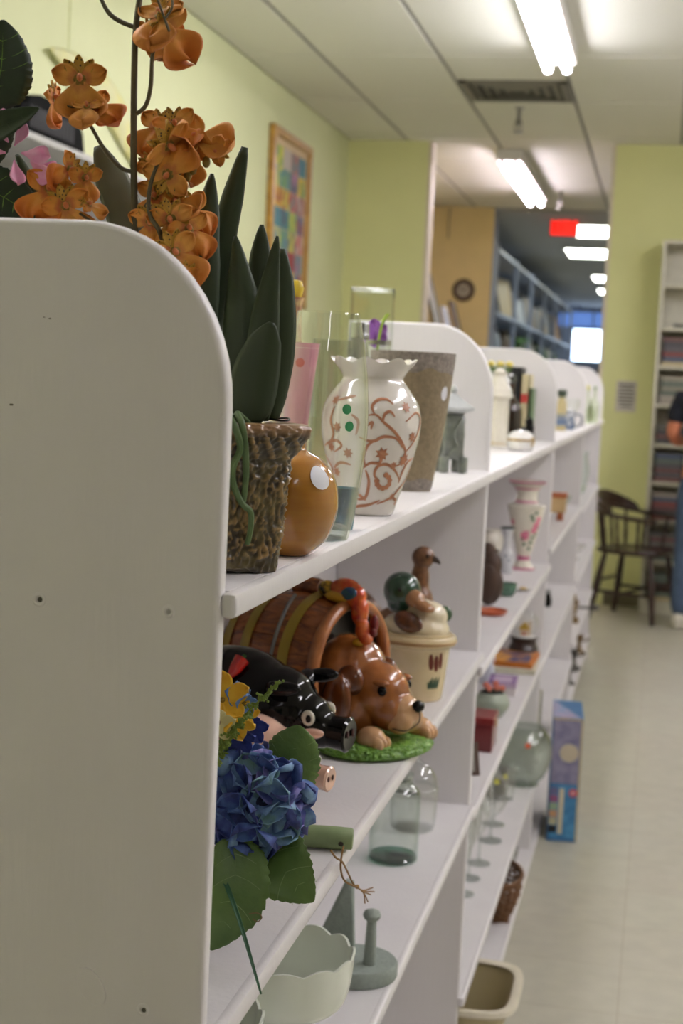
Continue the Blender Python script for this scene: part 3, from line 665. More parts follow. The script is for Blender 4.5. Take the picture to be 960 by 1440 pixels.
# ---- white jar with blue sprig, pink vase, slim mottled bottle, grey ribbed glass cylinder
p = Vector((-.155, .43, TOP)); prW = [(.024, 0), (.03, .004), (.044, .04), (.050, .075), (.046, .105), (.034, .128), (.022, .138), (.020, .146), (.026, .152)]
t, pr = turned('white_blue_sprig_jar', 'white round porcelain jar with small blue sprig behind the square pot', 'jar', p, prW, M('white_porcelain', (226, 228, 226), .15, coat=.5), .003)
fa = face_angle(p); blue_m = M('blue_paint', (110, 134, 186), .3)
for k in range(5): obj('painted_sprig', decal_line(pr, [(fa+.5+.06*k, .085+.006*k), (fa+.62+.08*k, .1+.003*k)], .002), blue_m, t)
tz = Yp(415, 482, .72).z
p = Vector((Yp(417, 482, .72).x, .72, TOP)); hh = tz-TOP; prP = [(.014, 0), (.015, .004), (.017, hh*.4), (.024, hh*.8), (.028, hh-.006), (.029, hh)]
t, pr = turned('pink_tapered_vase', 'pink tapered vase with a red dot seen beside the clear glass vase', 'vase', p, prP, M('pink_glaze', (226, 150, 170), .3, coat=.3), .003)
obj('red_dot', _oval(pr, face_angle(p)+.2, hh-.024, .0055, .0055, .0005), M('red_sticker', (214, 40, 58), .5), t)
obj('rim_line', decal_line(pr, [(k*.2, hh-.006) for k in range(33)], .0012), M('pale_pink', (240, 196, 206), .5), t)
p = Vector((Yp(415, 440, .95).x, .95, TOP)); hh = Yp(415, 418, .95).z-TOP
t, pr = turned('mottled_bottle', 'slim mottled multicolour glass bottle behind the pink vase', 'bottle', p, [(.018, 0), (.022, .01), (.024, hh*.45), (.012, hh*.72), (.009, hh*.93), (.012, hh)], M('mottled_glass', (196, 176, 120), .2, col2=(150, 92, 84), scale=110, amt=.5), .002)
obj('stopper', lathe([(0, hh-.004), (.007, hh-.002), (.011, hh+.012), (.007, hh+.022), (0, hh+.024)], 18), M('yellow_glass', (214, 186, 60), .2), t)
p = Vector((Yp(468, 482, 1.0).x, 1.0, TOP)); hh = Yp(468, 478, 1.0).z-TOP
t, pr = turned('grey_cylinder_vase', 'grey ribbed glass cylinder vase seen through the clear glass vase', 'glass vase', p, [(.026, 0), (.027, .003), (.027, hh)], GLASS('grey_glass', (244, 245, 243), (186, 188, 186), .07, .6), .002, sm=0, fn=lambda a, r, z: (r*(1+.012*math.cos(20*a)), z), seg=80)
# ---- white vase painted with rust-coloured scrolls
p = Zp(515, 722, TOP); VC = p
prV = [(.030, 0), (.033, .003), (.038, .02), (.049, .052), (.0585, .088), (.0612, .112), (.058, .134), (.047, .152), (.0385, .163), (.0375, .168), (.042, .176), (.049, .184), (.0515, .188)]
ruff = lambda a, r, z: (r*(1+(.05*max(0, (z-.168)/.02))*math.cos(8*a)), z+(.0035*max(0, (z-.172)/.016))*math.cos(8*a))
t, pr = turned('scroll_vase', 'white ruffled-rim vase painted with rust-brown scrolls and flowers', 'vase', p, prV, M('cream_porcelain', (232, 226, 218), .13, coat=.6), .003, fn=ruff, seg=96)
rust = M('rust_paint', (166, 102, 70), .4, col2=(188, 136, 104), scale=160, amt=.6); fa = face_angle(p)
def vz(x, y): return (max(-1.35, min(1.35, math.asin(max(-.97, min(.97, (x-363)/(4.17*1163*rad_at(pr, (1205-y)/940*.19)*1.0)))))), (1205-y)/940*.19)
CUR = [[(345, 600), (390, 595), (440, 640), (500, 690), (550, 760), (570, 810), (560, 870), (510, 900)], [(380, 592), (365, 545), (400, 505), (450, 503), (485, 530)], [(430, 640), (438, 592), (470, 572), (498, 602)],
       [(300, 730), (345, 748), (390, 748), (440, 722), (510, 730), (552, 785)], [(345, 905), (330, 850), (350, 780), (400, 740)], [(330, 915), (370, 882), (420, 880), (440, 850)], [(545, 990), (520, 930), (470, 888), (415, 900), (398, 955), (430, 990)],
       [(250, 1180), (310, 1150), (370, 1138), (435, 1108)], [(420, 1130), (500, 1090), (550, 1030), (585, 980), (625, 900)], [(570, 810), (610, 760), (640, 690), (650, 610), (620, 575), (560, 630)], [(345, 925), (368, 1000), (350, 1095), (285, 1105)],
       [(540, 1000), (560, 930), (590, 870), (630, 850)], [(150, 560), (130, 640), (150, 720), (130, 780)], [(170, 520), (230, 500), (270, 490)], [(100, 800), (160, 760), (200, 790), (160, 830)], [(160, 930), (200, 890), (260, 900)], [(110, 860), (150, 930), (160, 1000)], [(250, 600), (290, 640), (280, 720)], [(345, 660), (370, 640), (365, 680)], [(500, 1090), (530, 1110), (520, 1140)], [(290, 1060), (330, 1090), (355, 1110)]]
for q in range(2):
    for c in CUR:
        pts = [vz(*k) for k in c]
        obj('painted_scroll', decal_line(pr, [(fa+a+PI*q, z) for a, z in pts], .0039), rust, t)
    for (x, y, R) in ((560, 545, .0075), (435, 825, .009), (605, 720, .0075), (562, 858, .009), (155, 520, .007), (170, 680, .007), (140, 800, .007), (240, 830, .007), (180, 950, .007), (505, 890, .005), (505, 1085, .005)):
        a, z = vz(x, y); obj('painted_flower', decal_star(pr, fa+a+PI*q, z, R, 7, .55, .0008), rust, t)
    for k in range(9):
        b = -1.2+k*.55; a, z = vz(450+38*math.cos(b), 990-42*math.sin(b)*-1); obj('painted_dot', decal_star(pr, fa+a+PI*q, z, .0033, 6, 1, .0008), rust, t)
# ---- taupe tapered planter
p = Zp(571, 688, TOP); prT = [(.036, 0), (.0375, .003), (.046, .05), (.056, .12), (.0625, .185), (.064, .2075)]
t, pr = turned('taupe_planter', 'tall tapered taupe stoneware planter with a white oval sticker', 'planter', p, prT, M('taupe_stoneware', (150, 134, 106), .75, col2=(116, 102, 78), scale=130, amt=.7, bump=.5, bscale=220), .005, sm=3)
band = M('grey_stone_band', (156, 146, 136), .85, col2=(104, 96, 88), scale=160, amt=.6, bump=.8, bscale=260)
obj('rim_band', lathe([(rad_at(pr, z)+.0007, z) for z in (.180, .186, .192, .198, .204, .2074)]+[(.0645, .2085), (.058, .2085)], 48, lambda a, r, z: (r, z+(.0035*math.sin(5*a)+.002*math.sin(11*a) if z < .182 else 0))), band, t)
obj('base_band', lathe([(rad_at(pr, z)+.0007, z) for z in (.0, .006, .012, .018)], 48, lambda a, r, z: (r, z+(.002*math.sin(6*a) if z > .015 else 0))), band, t)
obj('sticker', _oval(pr, face_angle(p)+.98, .148, .0078, .0105, .0006), sticker, t)
# ---- green pagoda lantern
p = Zp(632, 664, TOP); t = thing('pagoda_lantern', 'grey-green ceramic pagoda lantern at the far end of the top shelf', 'lantern', p, .5)
jade = M('grey_green_glaze', (122, 126, 116), .3, coat=.4, col2=(88, 94, 88), scale=90, amt=.6); jade2 = M('pale_jade_roof', (186, 190, 190), .3, coat=.4)
for a in range(4): obj('foot', xf(box(-.007, .007, -.007, .007, 0, .03, .002, 1), Matrix.Rotation(a*PI/2+PI/4, 4, 'Z') @ Matrix.Translation((.026, 0, 0))), jade, t)
obj('body', xf(join(box(-.019, .019, -.019, .019, .024, .108, .003, 1), *[box(-.022, .022, -.0015, .0015, z, z+.004) for z in (.035, .06, .09)]), Matrix.Identity(4)), jade, t)
for a in range(4): obj('relief_branch', rot(tube([(-.01, -.0195, .03), (.004, -.021, .05), (-.004, -.021, .07), (.01, -.0195, .1)], .0035, 6), 'Z', a*PI/2), jade, t)
def roofring(h, z, up): return [Vector((h*math.cos(a)*(1 if k % 2 == 0 else .72), h*math.sin(a)*(1 if k % 2 == 0 else .72), z+(up if k % 2 == 0 else 0))) for k, a in enumerate([PI/4*q+PI/4 for q in range(8)])]
R_ = [roofring(.02, .108, 0), roofring(.043, .112, .004), roofring(.042, .117, .004), roofring(.022, .132, .0), roofring(.006, .145, 0), roofring(.001, .15, 0)]
obj('roof', ([v for r in R_ for v in r], [(i*8+k, i*8+(k+1) % 8, (i+1)*8+(k+1) % 8, (i+1)*8+k) for i in range(5) for k in range(8)]), jade2, t, False)
obj('finial', ell((0, 0, .152), (.006, .006, .008)), jade2, t)
# ---- square glass vase, capped shaker, tumbler with purple blossom
p = Vector((Yp(524, 430, 1.5).x, 1.5, TOP)); hh = Yp(524, 407, 1.5).z-TOP
t = thing('square_glass_vase', 'tall clear square glass vase standing at the back of the top shelf', 'glass vase', p, .15)
w = .037; obj('wall', join(*[rot(box(-w, w, -w, -w+.003, 0, hh, .001, 1), 'Z', a*PI/2) for a in range(4)]), GLASS('pane_glass', (252, 253, 252), (232, 238, 234), .04, .5), t, False)
obj('base', box(-w, w, -w, w, 0, .012, .001, 1), GLASS('thick_glass'), t, False); obj('rim', join(*[rot(box(-w, w, -w, -w+.0032, hh-.003, hh+.001, .001, 1), 'Z', a*PI/2) for a in range(4)]), GLASS('rim_glass', (244, 247, 246), (222, 230, 228), .16, .6), t, False)
p = Vector((Yp(506, 470, 1.05).x, 1.05, TOP)); hh = Yp(506, 453, 1.05).z-TOP
t, pr = turned('glass_shaker', 'clear glass shaker with silver screw cap behind the scroll vase', 'shaker', p, [(.016, 0), (.018, .003), (.017, hh*.6), (.012, hh-.03), (.011, hh-.022)], glass, .0015)
obj('cap', lathe([(0, hh), (.0125, hh-.001), (.0135, hh-.004), (.0128, hh-.008), (.0138, hh-.010), (.0128, hh-.015), (.0138, hh-.017), (.0138, hh-.023), (.012, hh-.024)], 28), M('silver_cap', (176, 178, 178), .25, 1), t)
p = Vector((Yp(532, 480, 1.34).x, 1.34, TOP)); hh = Yp(532, 479, 1.34).z-TOP
t, pr = turned('silver_rim_tumbler', 'clear tumbler with silver rim holding a purple flower', 'tumbler', p, [(.016, 0), (.018, .003), (.0205, hh)], glass, .0015, sm=0)
obj('rim', lathe([(.0203, hh-.007), (.0212, hh-.007), (.0212, hh+.0005), (.0203, hh+.0005)], 32), M('silver_cap', (176, 178, 178), .25, 1), t)
pf = Vector((p.x, p.y, TOP)); t = thing('purple_flower', 'purple silk blossom with green stalk standing in the tumbler', 'flower', pf+Vector((0, 0, .004)))
purple = M('purple_petal', (150, 84, 190), .6, col2=(176, 120, 206), scale=90)
obj('stalk', tube([(0, 0, 0), (-.004, 0, hh*.6), (.002, 0, hh+.01), (.014, 0, hh+.04)], [.0018, .0018, .0022, .003]), M('bright_stalk', (150, 180, 60), .5), t)
for k in range(6):
    MM = Matrix.Translation((-.008, .002, hh+.008)) @ Matrix.Rotation(k*PI/3, 4, 'Y') @ Matrix.Rotation(PI/2-.4, 4, 'X')
    obj('petal', xf(petal(.022, .02, .2, .2, .08, 5, .6), MM), purple, t, thick=.0006)
# ================================================================ SECOND SHELF OF THE NEAR UNIT
# ---- barrel cookie jar with a hound
RJ = Zp(487, 1046, SH2); RJ = Vector((RJ.x-.004, RJ.y+.012, SH2)); AJ = math.radians(-21)
jar = thing('hound_barrel_jar', 'brown barrel cookie jar with a lying hound on grass and a parrot on top', 'cookie jar', RJ, AJ)
BZ = .104
def arc_barrel(x0, x1, a0, a1, dr=0, n=40, nx=14, cap=True):
    def r(x): return (.095+.0085*math.sin(PI*min(1, max(0, -x/.16)))**.8-(.0 if x > -.09 else .006*((-x-.09)/.095)))+dr
    v, f = [], []
    for i in range(nx+1):
        x = x0+(x1-x0)*i/nx
        for k in range(n+1):
            a = a0+(a1-a0)*k/n; v.append(Vector((x, r(x)*math.cos(a), BZ+r(x)*math.sin(a))))
    for i in range(nx):
        for k in range(n): f.append((i*(n+1)+k, (i+1)*(n+1)+k, (i+1)*(n+1)+k+1, i*(n+1)+k+1))
    if cap:
        for i in (0,): c = len(v); v.append(Vector((x0, 0, BZ))); f += [(c, k, k+1) for k in range(n)]
    return v, f
def wood_mat(name, c1, c2):
    m, n, l, b = nodes(name); MATS[name] = m; b.inputs['Roughness'].default_value = .22; b.inputs['Coat Weight'].default_value = .4
    tc = n.new('ShaderNodeTexCoord'); mp = n.new('ShaderNodeMapping'); mp.inputs['Scale'].default_value = (14, 60, 60); l.new(tc.outputs['Object'], mp.inputs[0])
    nz = n.new('ShaderNodeTexNoise'); nz.inputs['Scale'].default_value = 1.4; nz.inputs['Detail'].default_value = 5; nz.inputs['Distortion'].default_value = 1.5; l.new(mp.outputs[0], nz.inputs[0])
    cr = n.new('ShaderNodeValToRGB'); cr.color_ramp.elements[0].position = .38; cr.color_ramp.elements[0].color = lin(c2); cr.color_ramp.elements[1].position = .58; cr.color_ramp.elements[1].color = lin(c1); l.new(nz.outputs[0], cr.inputs[0]); l.new(cr.outputs[0], b.inputs['Base Color'])
    bp = n.new('ShaderNodeBump'); bp.inputs['Strength'].default_value = .35; bp.inputs['Distance'].default_value = .001; l.new(nz.outputs[0], bp.inputs['Height']); l.new(bp.outputs[0], b.inputs['Normal'])
    return m
bar_m = wood_mat('glazed_barrel_wood', (170, 98, 48), (112, 58, 26))
cut = math.asin(.048/.1)
obj('barrel', arc_barrel(-.16, 0, PI-cut, 2*PI+cut, 0), bar_m, jar)
lid = obj('lid', arc_barrel(-.16, 0, cut+.008, PI-cut-.008, .0004), bar_m, jar)
ringm = M('tan_ring_glaze', (178, 112, 62), .25, coat=.4, col2=(150, 86, 42), scale=60)
obj('mouth_ring', xf(([Vector(((.094+.009*math.cos(b))*math.cos(a), (.094+.009*math.cos(b))*math.sin(a), .010*math.sin(b))) for a in [2*PI*k/56 for k in range(56)] for b in [2*PI*j/10 for j in range(10)]],
    [(k*10+j, ((k+1) % 56)*10+j, ((k+1) % 56)*10+(j+1) % 10, k*10+(j+1) % 10) for k in range(56) for j in range(10)]), Matrix.Translation((0, 0, BZ)) @ Matrix.Rotation(PI/2, 4, 'Y')), ringm, jar)
obj('dark_mouth', xf(lathe([(0, -.03), (.086, -.03), (.094, 0)], 40), Matrix.Translation((0, 0, BZ)) @ Matrix.Rotation(PI/2, 4, 'Y')), M('barrel_inside', (36, 38, 34), .3), jar)
hoop = M('yellow_hoop', (176, 148, 40), .3, coat=.3)
for x in (-.045, -.112, -.15): obj('hoop', arc_barrel(x-.008, x+.008, 0, 2*PI, .0028, 56, 2, False), hoop, jar)
obj('rope', tube([(-.075-.012*math.sin(a*1.7), .1055*math.cos(a), BZ+.1055*math.sin(a)) for a in [1.9+k*.22 for k in range(10)]]+[(-.04, -.098, BZ-.028), (-.028, -.099, BZ-.03)], .0028, 6), M('grey_rope', (132, 130, 120), .5), jar)
obj('bung', ell((-.026, -.098, BZ-.018), (.012, .006, .017)), hoop, jar)
obj('log_handle', xf(lathe([(0, -.022), (.011, -.022), (.013, -.015), (.013, .015), (.011, .022), (0, .022)], 18), Matrix.Translation((-.075, 0, BZ+.110)) @ Matrix.Rotation(PI/2, 4, 'Y')), bar_m, lid)
# hound
dogm = M('hound_brown_glaze', (176, 108, 52), .2, coat=.5, col2=(128, 70, 28), scale=42, amt=.5, bump=.12, bscale=120)
dogl = M('hound_muzzle_glaze', (190, 138, 90), .22, coat=.5, col2=(208, 170, 128), scale=60, amt=.6)
hd = Matrix.Rotation(-.12, 3, 'Z')
dog = blob('hound', [ell((-.004, .0, .088), (.050, .060, .066)), ell((.012, .0, .10), (.044, .048, .052)), ell((.020, -.018, .06), (.042, .038, .055)), ell((.020, .022, .06), (.042, .036, .05)),
     ell((.050, -.004, .082), (.047, .043, .042)), ell((.042, -.006, .100), (.034, .032, .026)), ell((.074, -.002, .060), (.036, .036, .032))], dogm, jar, .0028, 5)
obj('muzzle', join(*[ell(c, r) for c, r in (((.083, -.002, .060), (.036, .029, .026)), ((.094, -.015, .049), (.022, .016, .020)), ((.094, .012, .049), (.022, .016, .020)))]), dogl, dog)
m_ = dog.children[0]; q = m_.modifiers.new('fuse', 'REMESH'); q.mode = 'VOXEL'; q.voxel_size = .002; q.use_smooth_shade = True; q = m_.modifiers.new('soft', 'SMOOTH'); q.iterations = 4
blk = M('glossy_black_glaze', (8, 7, 7), .06, spec=.3)
obj('nose', ell((.117, -.004, .070), (.0085, .0098, .0082)), blk, dog)
obj('mouth_line', tube([(.120, -.004, .062), (.119, -.004, .048), (.110, -.022, .038), (.094, -.032, .040)], .0009, 5), M('dark_brown_line', (60, 30, 14), .4), dog)
for s in (-1, 1):
    e = obj('eye', ell((.078, -.004+s*.0335, .090), (.0068, .005, .007)), blk, dog)
    obj('brow', ell((.074, -.004+s*.031, .1005), (.013, .008, .005)), dogm, dog)
    o = blob('ear', [ell((.034, -.004+s*.046, .100), (.022, .014, .022)), ell((.026, -.004+s*.066, .072), (.024, .013, .040)), ell((.014, -.004+s*.074, .042), (.026, .012, .032))], M('hound_ear_glaze', (112, 56, 20), .18, coat=.5, col2=(84, 40, 14), scale=50), dog, .0026, 4)
    pw = obj('paw', join(ell((.074 if s < 0 else .088, s*.052, .026), (.022, .0165, .017)), *[ell(((.090 if s < 0 else .104), s*.052+k*.0095, .021), (.0095, .0062, .0105)) for k in (-1, 0, 1)]), dogl, dog)
def grass_geo():
    v, f = lathe([(0, 0)]+sprof([(.072, 0), (.078, .004), (.077, .012), (.07, .018), (.05, .020), (.02, .021), (.001, .021)], 7)+[(0, .021)], 200)
    out = []
    for p in v:
        p = Vector((p.x*1.12, p.y*1.22, p.z)); d_ = .004*noise.noise(Vector((p.x*420, p.y*420, p.z*160)))+.003*noise.noise(p*900)
        if p.z > .003: p = p+Vector((p.x, p.y, .03)).normalized()*d_
        out.append(Vector((p.x*.86, p.y, p.z))+Vector((.048, 0, 0)))
    return out, f
obj('grass_base', grass_geo(), M('glazed_grass', (132, 176, 70), .3, coat=.3, col2=(74, 124, 40), scale=170, amt=.6, bump=1.0, bscale=300), jar)
# parrot draped over the rim of the mouth
redm = M('red_feather_glaze', (186, 44, 20), .2, coat=.5, col2=(216, 110, 34), scale=70, amt=.35)
par = blob('parrot', [ell((-.006, -.01, BZ+.114), (.025, .017, .016)), ell((.012, -.012, BZ+.106), (.017, .015, .016)), ell((.022, -.014, BZ+.086), (.0125, .013, .020)), ell((.030, -.016, BZ+.062), (.0115, .012, .014)), ell((.036, -.018, BZ+.05), (.011, .009, .009))], redm, jar, .002, 3)
for nm, gs, mm in (('tail', [ell((-.033, -.014, BZ+.112), (.015, .012, .012))], M('yellow_black_glaze', (206, 160, 30), .25, col2=(30, 26, 16), scale=130, amt=.3)),
                   ('breast', [ell((-.012, -.017, BZ+.104), (.022, .014, .009))], M('yellow_glaze', (210, 160, 40), .25, coat=.4)),
                   ('wing', [ell((.008, -.0215, BZ+.110), (.014, .008, .010))], M('blue_wing_glaze', (30, 52, 110), .2, coat=.5, col2=(30, 92, 80), scale=140)),
                   ('comb', [ell((.045, -.012, BZ+.072), (.007, .005, .012)), ell((.045, -.014, BZ+.060), (.006, .005, .007))], M('dark_red_glaze', (130, 22, 24), .2, coat=.5)),
                   ('foot', [ell((.026, -.021, BZ+.044), (.009, .006, .005))], M('yellow_glaze', (210, 160, 40), .25))):
    obj(nm, join(*gs), mm, par)
# ---- mallard jar
p = Zp(584, 980, SH2); p.z = SH2; dk = thing('mallard_jar', 'cream crock jar with cattails and a mallard duck lid', 'cookie jar', p, .0)
ivory = M('ivory_glaze', (222, 206, 170), .2, coat=.5, col2=(208, 186, 140), scale=22, amt=.6)
prC = sprof([(.040, 0), (.0425, .003), (.046, .03), (.050, .07), (.053, .086), (.0605, .09), (.0625, .097), (.060, .104), (.054, .105)], 4)
obj('crock', lathe(hollow(prC, .004), 48), ivory, dk)
obj('rim_line', decal_line(prC, [(k*.2, .0955) for k in range(33)], .006), M('brown_edge', (168, 130, 84), .3), dk)
fa = face_angle(p); cat_m = M('cattail_paint', (112, 44, 28), .3); reed = M('reed_paint', (66, 92, 70), .4)
for k, (a, z) in enumerate(((.42, .067), (.62, .064), (.80, .068))): obj('painted_cattail', decal_line(prC, [(fa+a+.06, z-.013), (fa+a+.03, z), (fa+a+.0, z+.013)], .0085), cat_m, dk)
for k in range(9): obj('painted_reed', decal_line(prC, [(fa+.45+.045*k, .022+.002*(k % 2)), (fa+.44+.05*k+.03*(k % 3-1), .034+.004*(k % 3))], .003), reed, dk)
duckb = blob('duck_lid', [ell((.0, 0, .112), (.050, .044, .030)), ell((.012, 0, .134), (.034, .030, .026)), ell((-.03, 0, .118), (.03, .028, .018)), ell((-.020, -.006, .152), (.024, .022, .022)), ell((-.004, 0, .14), (.032, .028, .024))], M('ivory_duck_glaze', (226, 216, 190), .16, coat=.7, col2=(206, 190, 150), scale=30), dk, .0028, 5)
obj('collar', lathe([(.047, .1035), (.054, .104), (.054, .108), (.046, .109)], 40), ivory, duckb)
hdc = Vector((-.030, -.010, .174))
head = blob('head', [ell(hdc, (.031, .028, .031)), ell(hdc+Vector((.002, .002, -.022)), (.026, .023, .018))], M('mallard_green_glaze', (38, 74, 52), .16, coat=.7, col2=(28, 54, 40), scale=60), duckb, .0026, 3)
bk = M('tan_bill_glaze', (166, 118, 78), .22, coat=.4)
bd = Vector((.80, -.50, -.32)).normalized(); RB = Matrix((bd, Vector((0, 0, 1)).cross(bd).normalized(), bd.cross(Vector((0, 0, 1)).cross(bd)).normalized())).transposed()
bill = blob('bill', [ell(hdc+bd*.029, (.020, .016, .015), RB), ell(hdc+bd*.048+Vector((0, 0, -.003)), (.020, .0145, .0085), RB), ell(hdc+bd*.061+Vector((0, 0, -.002)), (.010, .013, .0065), RB)], bk, duckb, .0018, 3)
for s in (-1, 1): obj('eye', ell(hdc+RB @ Vector((.014, s*.0235, .010)), (.003, .003, .003)), blk, duckb)
obj('wing', ell((-.012, -.040, .128), (.025, .008, .017), Matrix.Rotation(.4, 3, 'Y')), M('brown_wing_glaze', (116, 66, 40), .2, coat=.5, col2=(70, 36, 24), scale=120, amt=.4), duckb)
obj('wing', ell((.036, .022, .136), (.014, .008, .014)), M('green_wing_glaze', (70, 96, 70), .25), duckb)
# ---- brown game bird behind the mallard
tz = Yp(590, 764, 1.50).z; p = Vector((Yp(588, 800, 1.50).x-.008, 1.50, SH2)); k = (tz-SH2)/.23
gb = thing('brown_bird_figure', 'brown speckled game bird figurine standing behind the mallard jar', 'figurine', p, -.15); gb.scale = (k, k, k)
bm_ = M('brown_bird_glaze', (132, 88, 52), .35, coat=.2, col2=(84, 52, 30), scale=120, amt=.5)
obj('stand', lathe([(0, 0), (.034, 0), (.036, .008), (.03, .016), (0, .018)], 28), M('brown_stand', (86, 58, 38), .4), gb)
bd_ = blob('body', [ell((-.02, 0, .085), (.055, .036, .038), Matrix.Rotation(-.5, 3, 'Y')), ell((.008, 0, .125), (.03, .027, .042)), ell((.012, 0, .168), (.0165, .0165, .034)), ell((.016, 0, .206), (.0205, .0175, .02))], bm_, gb, .003, 5)
obj('beak', tube([(.032, 0, .206), (.041, 0, .203), (.047, 0, .197)], [.007, .005, .001], 8), M('dark_beak', (62, 44, 32), .4), bd_)
obj('tail', ell((-.075, 0, .115), (.05, .014, .012), Matrix.Rotation(.75, 3, 'Y')), bm_, bd_)
for s in (-1, 1):
    obj('eye', ell((.028, s*.015, .211), .0028), blk, bd_); obj('leg', tube([(.0, s*.014, .06), (.0, s*.014, .012)], .005, 8, 1), bm_, gb)
    obj('wing', ell((-.025, s*.033, .095), (.045, .008, .025), Matrix.Rotation(-.5, 3, 'Y')), bm_, bd_)
# ---- pigs
def pig(name, label, p, rz, s, mat, eye=True):
    t = thing(name, label, 'figurine', p, rz, 'ceramic pigs'); t.scale = (s, s, s)
    b = blob('body', [ell((-.02, 0, .098), (.082, .058, .062)), ell((.035, 0, .092), (.05, .05, .052)), ell((.068, 0, .084), (.036, .034, .034)), ell((.09, 0, .078), (.026, .023, .022)),
                      ell((-.06, .03, .045), (.02, .017, .045)), ell((-.06, -.03, .045), (.02, .017, .045)), ell((.03, .028, .04), (.018, .016, .04)), ell((.03, -.028, .04), (.018, .016, .04))], mat, t, .003, 5)
    sn = obj('snout', xf(lathe([(0, .0), (.0185, .0), (.0185, .012), (.0195, .026), (.0205, .030), (.0175, .0325), (0, .0305)], 28), Matrix.Translation((.094, 0, .077)) @ Matrix.Rotation(PI/2+.05, 4, 'Y')), mat, b)
    for q in (-1, 1):
        obj('nostril', ell((.1265, q*.007, .077), (.0012, .003, .0045)), M('nostril', (60, 20, 20), .4), sn)
        obj('ear', join(ell((.050, q*.034, .122), (.0135, .020, .010), Matrix.Rotation(q*.5, 3, 'X')), ell((.064, q*.050, .128), (.0225, .0085, .0085), Matrix.Rotation(-.15, 3, 'Y'))), mat, b)
        obj('foot', ell((-.06, q*.03, .006), (.018, .016, .006)), mat, t); obj('foot', ell((.03, q*.028, .006), (.017, .015, .006)), mat, t)
        if eye:
            e = obj('eye', ell((.086, q*.0275, .0945), (.0085, .0045, .009)), M('eye_white', (222, 216, 196), .2), b)
            obj('pupil', ell((.0885, q*.0315, .0945), (.0035, .0015, .0045)), blk, b)
    obj('tail', tube([(-.1, 0, .11), (-.112, .008, .118), (-.108, .012, .13), (-.1, .004, .126)], .0035, 8), mat, b)
    return t, b
sp = Yp(474, 1032, .66)
PB = Vector((sp.x-.126*.97, .715, SH2)); t, b = pig('black_pig_bank', 'glossy black ceramic pig with a painted red chilli on its back', PB, -.22, 1.08, blk)
t.location.z += 0
obj('painted_chilli', xf(join(tube([(-.004, -.052, .132), (.001, -.045, .142), (.004, -.036, .152)], [.002, .0075, .0095], 10)), Matrix.Identity(4)), M('chilli_red', (196, 30, 26), .2, coat=.5), b)
obj('painted_stalk', tube([(.004, -.036, .152), (.006, -.032, .157)], .0022, 6, 2), M('chilli_green', (50, 100, 40), .3), b)
sp = Yp(466, 1078, .52)
t, b = pig('pink_pig_bank', 'pale pink ceramic pig half hidden behind the hydrangea leaf', Vector((sp.x-.012-.126*.74*.96, .595, SH2)), -.25, .74, M('pale_pink_glaze', (228, 184, 162), .14, coat=.6), True)

# ---- blue hydrangea bouquet
HB = Vector((-.10, .135, SH2)); HCN = Yp(362, 1128, .20)
bq = thing('hydrangea_bouquet', 'artificial bouquet with a large blue hydrangea, leaves and small yellow flowers', 'flowers', HB)
obj('pot', lathe(hollow([(.026, 0), (.036, .05), (.038, .06)], .003), 28), M('white_pot', (210, 206, 198), .4), bq)
def hyd_mat(i, c1, c2, c3):
    m, n, l, b = nodes('hydrangea_petal_%d' % i); b.inputs['Roughness'].default_value = .6
    tc = n.new('ShaderNodeTexCoord'); nz = n.new('ShaderNodeTexNoise'); nz.inputs['Scale'].default_value = 55; nz.inputs['Detail'].default_value = 3; l.new(tc.outputs['Object'], nz.inputs[0])
    cr = n.new('ShaderNodeValToRGB'); cr.color_ramp.elements[0].position = .34; cr.color_ramp.elements[0].color = lin(c1); cr.color_ramp.elements[1].position = .7; cr.color_ramp.elements[1].color = lin(c3)
    e = cr.color_ramp.elements.new(.52); e.color = lin(c2); l.new(nz.outputs[0], cr.inputs[0]); l.new(cr.outputs[0], b.inputs['Base Color']); return m
hm = [hyd_mat(0, (50, 66, 122), (80, 110, 172), (136, 172, 204)), hyd_mat(1, (46, 56, 110), (80, 94, 164), (152, 142, 204)), hyd_mat(2, (74, 106, 164), (126, 164, 198), (122, 162, 150)), hyd_mat(3, (36, 46, 96), (56, 74, 140), (90, 124, 180))]
rnd = random.Random(3)
def floret(i):
    gs = []
    for k in range(4):
        g = petal(.0255, .031, rnd.uniform(.1, .3), rnd.uniform(-.1, .35), .06, 5, .62, 10, 8, rnd.uniform(0, 6), -.05)
        gs.append(xf(g, Matrix.Rotation(k*PI/2+rnd.uniform(-.15, .15), 4, 'Z') @ Matrix.Rotation(rnd.uniform(.1, .5), 4, 'X')))
    gs.append(ell((0, 0, .001), .0018, seg=8, rings=6))
    return me('floret', join(*gs), hm[i % 4])
FLM = [floret(i) for i in range(12)]
hc = HCN-HB; ga = PI*(3-math.sqrt(5))
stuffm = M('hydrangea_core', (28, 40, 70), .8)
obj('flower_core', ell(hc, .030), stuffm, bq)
for i in range(30):
    zz = 1-2*(i+.5)/30; rr = math.sqrt(1-zz*zz); d_ = Vector((rr*math.cos(ga*i), rr*math.sin(ga*i), zz))
    o = obj('floret', FLM[i % 12], None, bq); o.modifiers.new('thickness', 'SOLIDIFY').thickness = .0005
    o.matrix_basis = Matrix.Translation(hc+d_*rnd.uniform(.026, .035)) @ quat_to(d_, roll=rnd.uniform(0, 6)).to_4x4()
gl = M('hydrangea_leaf', (106, 134, 64), .42, col2=(74, 106, 48), scale=45, amt=.6, bump=.5, bscale=110); gv = M('hydrangea_leaf_vein', (136, 160, 96), .5)
vleaf(bq, HB, [(372, 1130, .0), (405, 1080), (420, 1020)], [30, 76, 92, 88, 62, 6], .235, gl, gv, r2, .10, 4, .1, .0006, .0004)
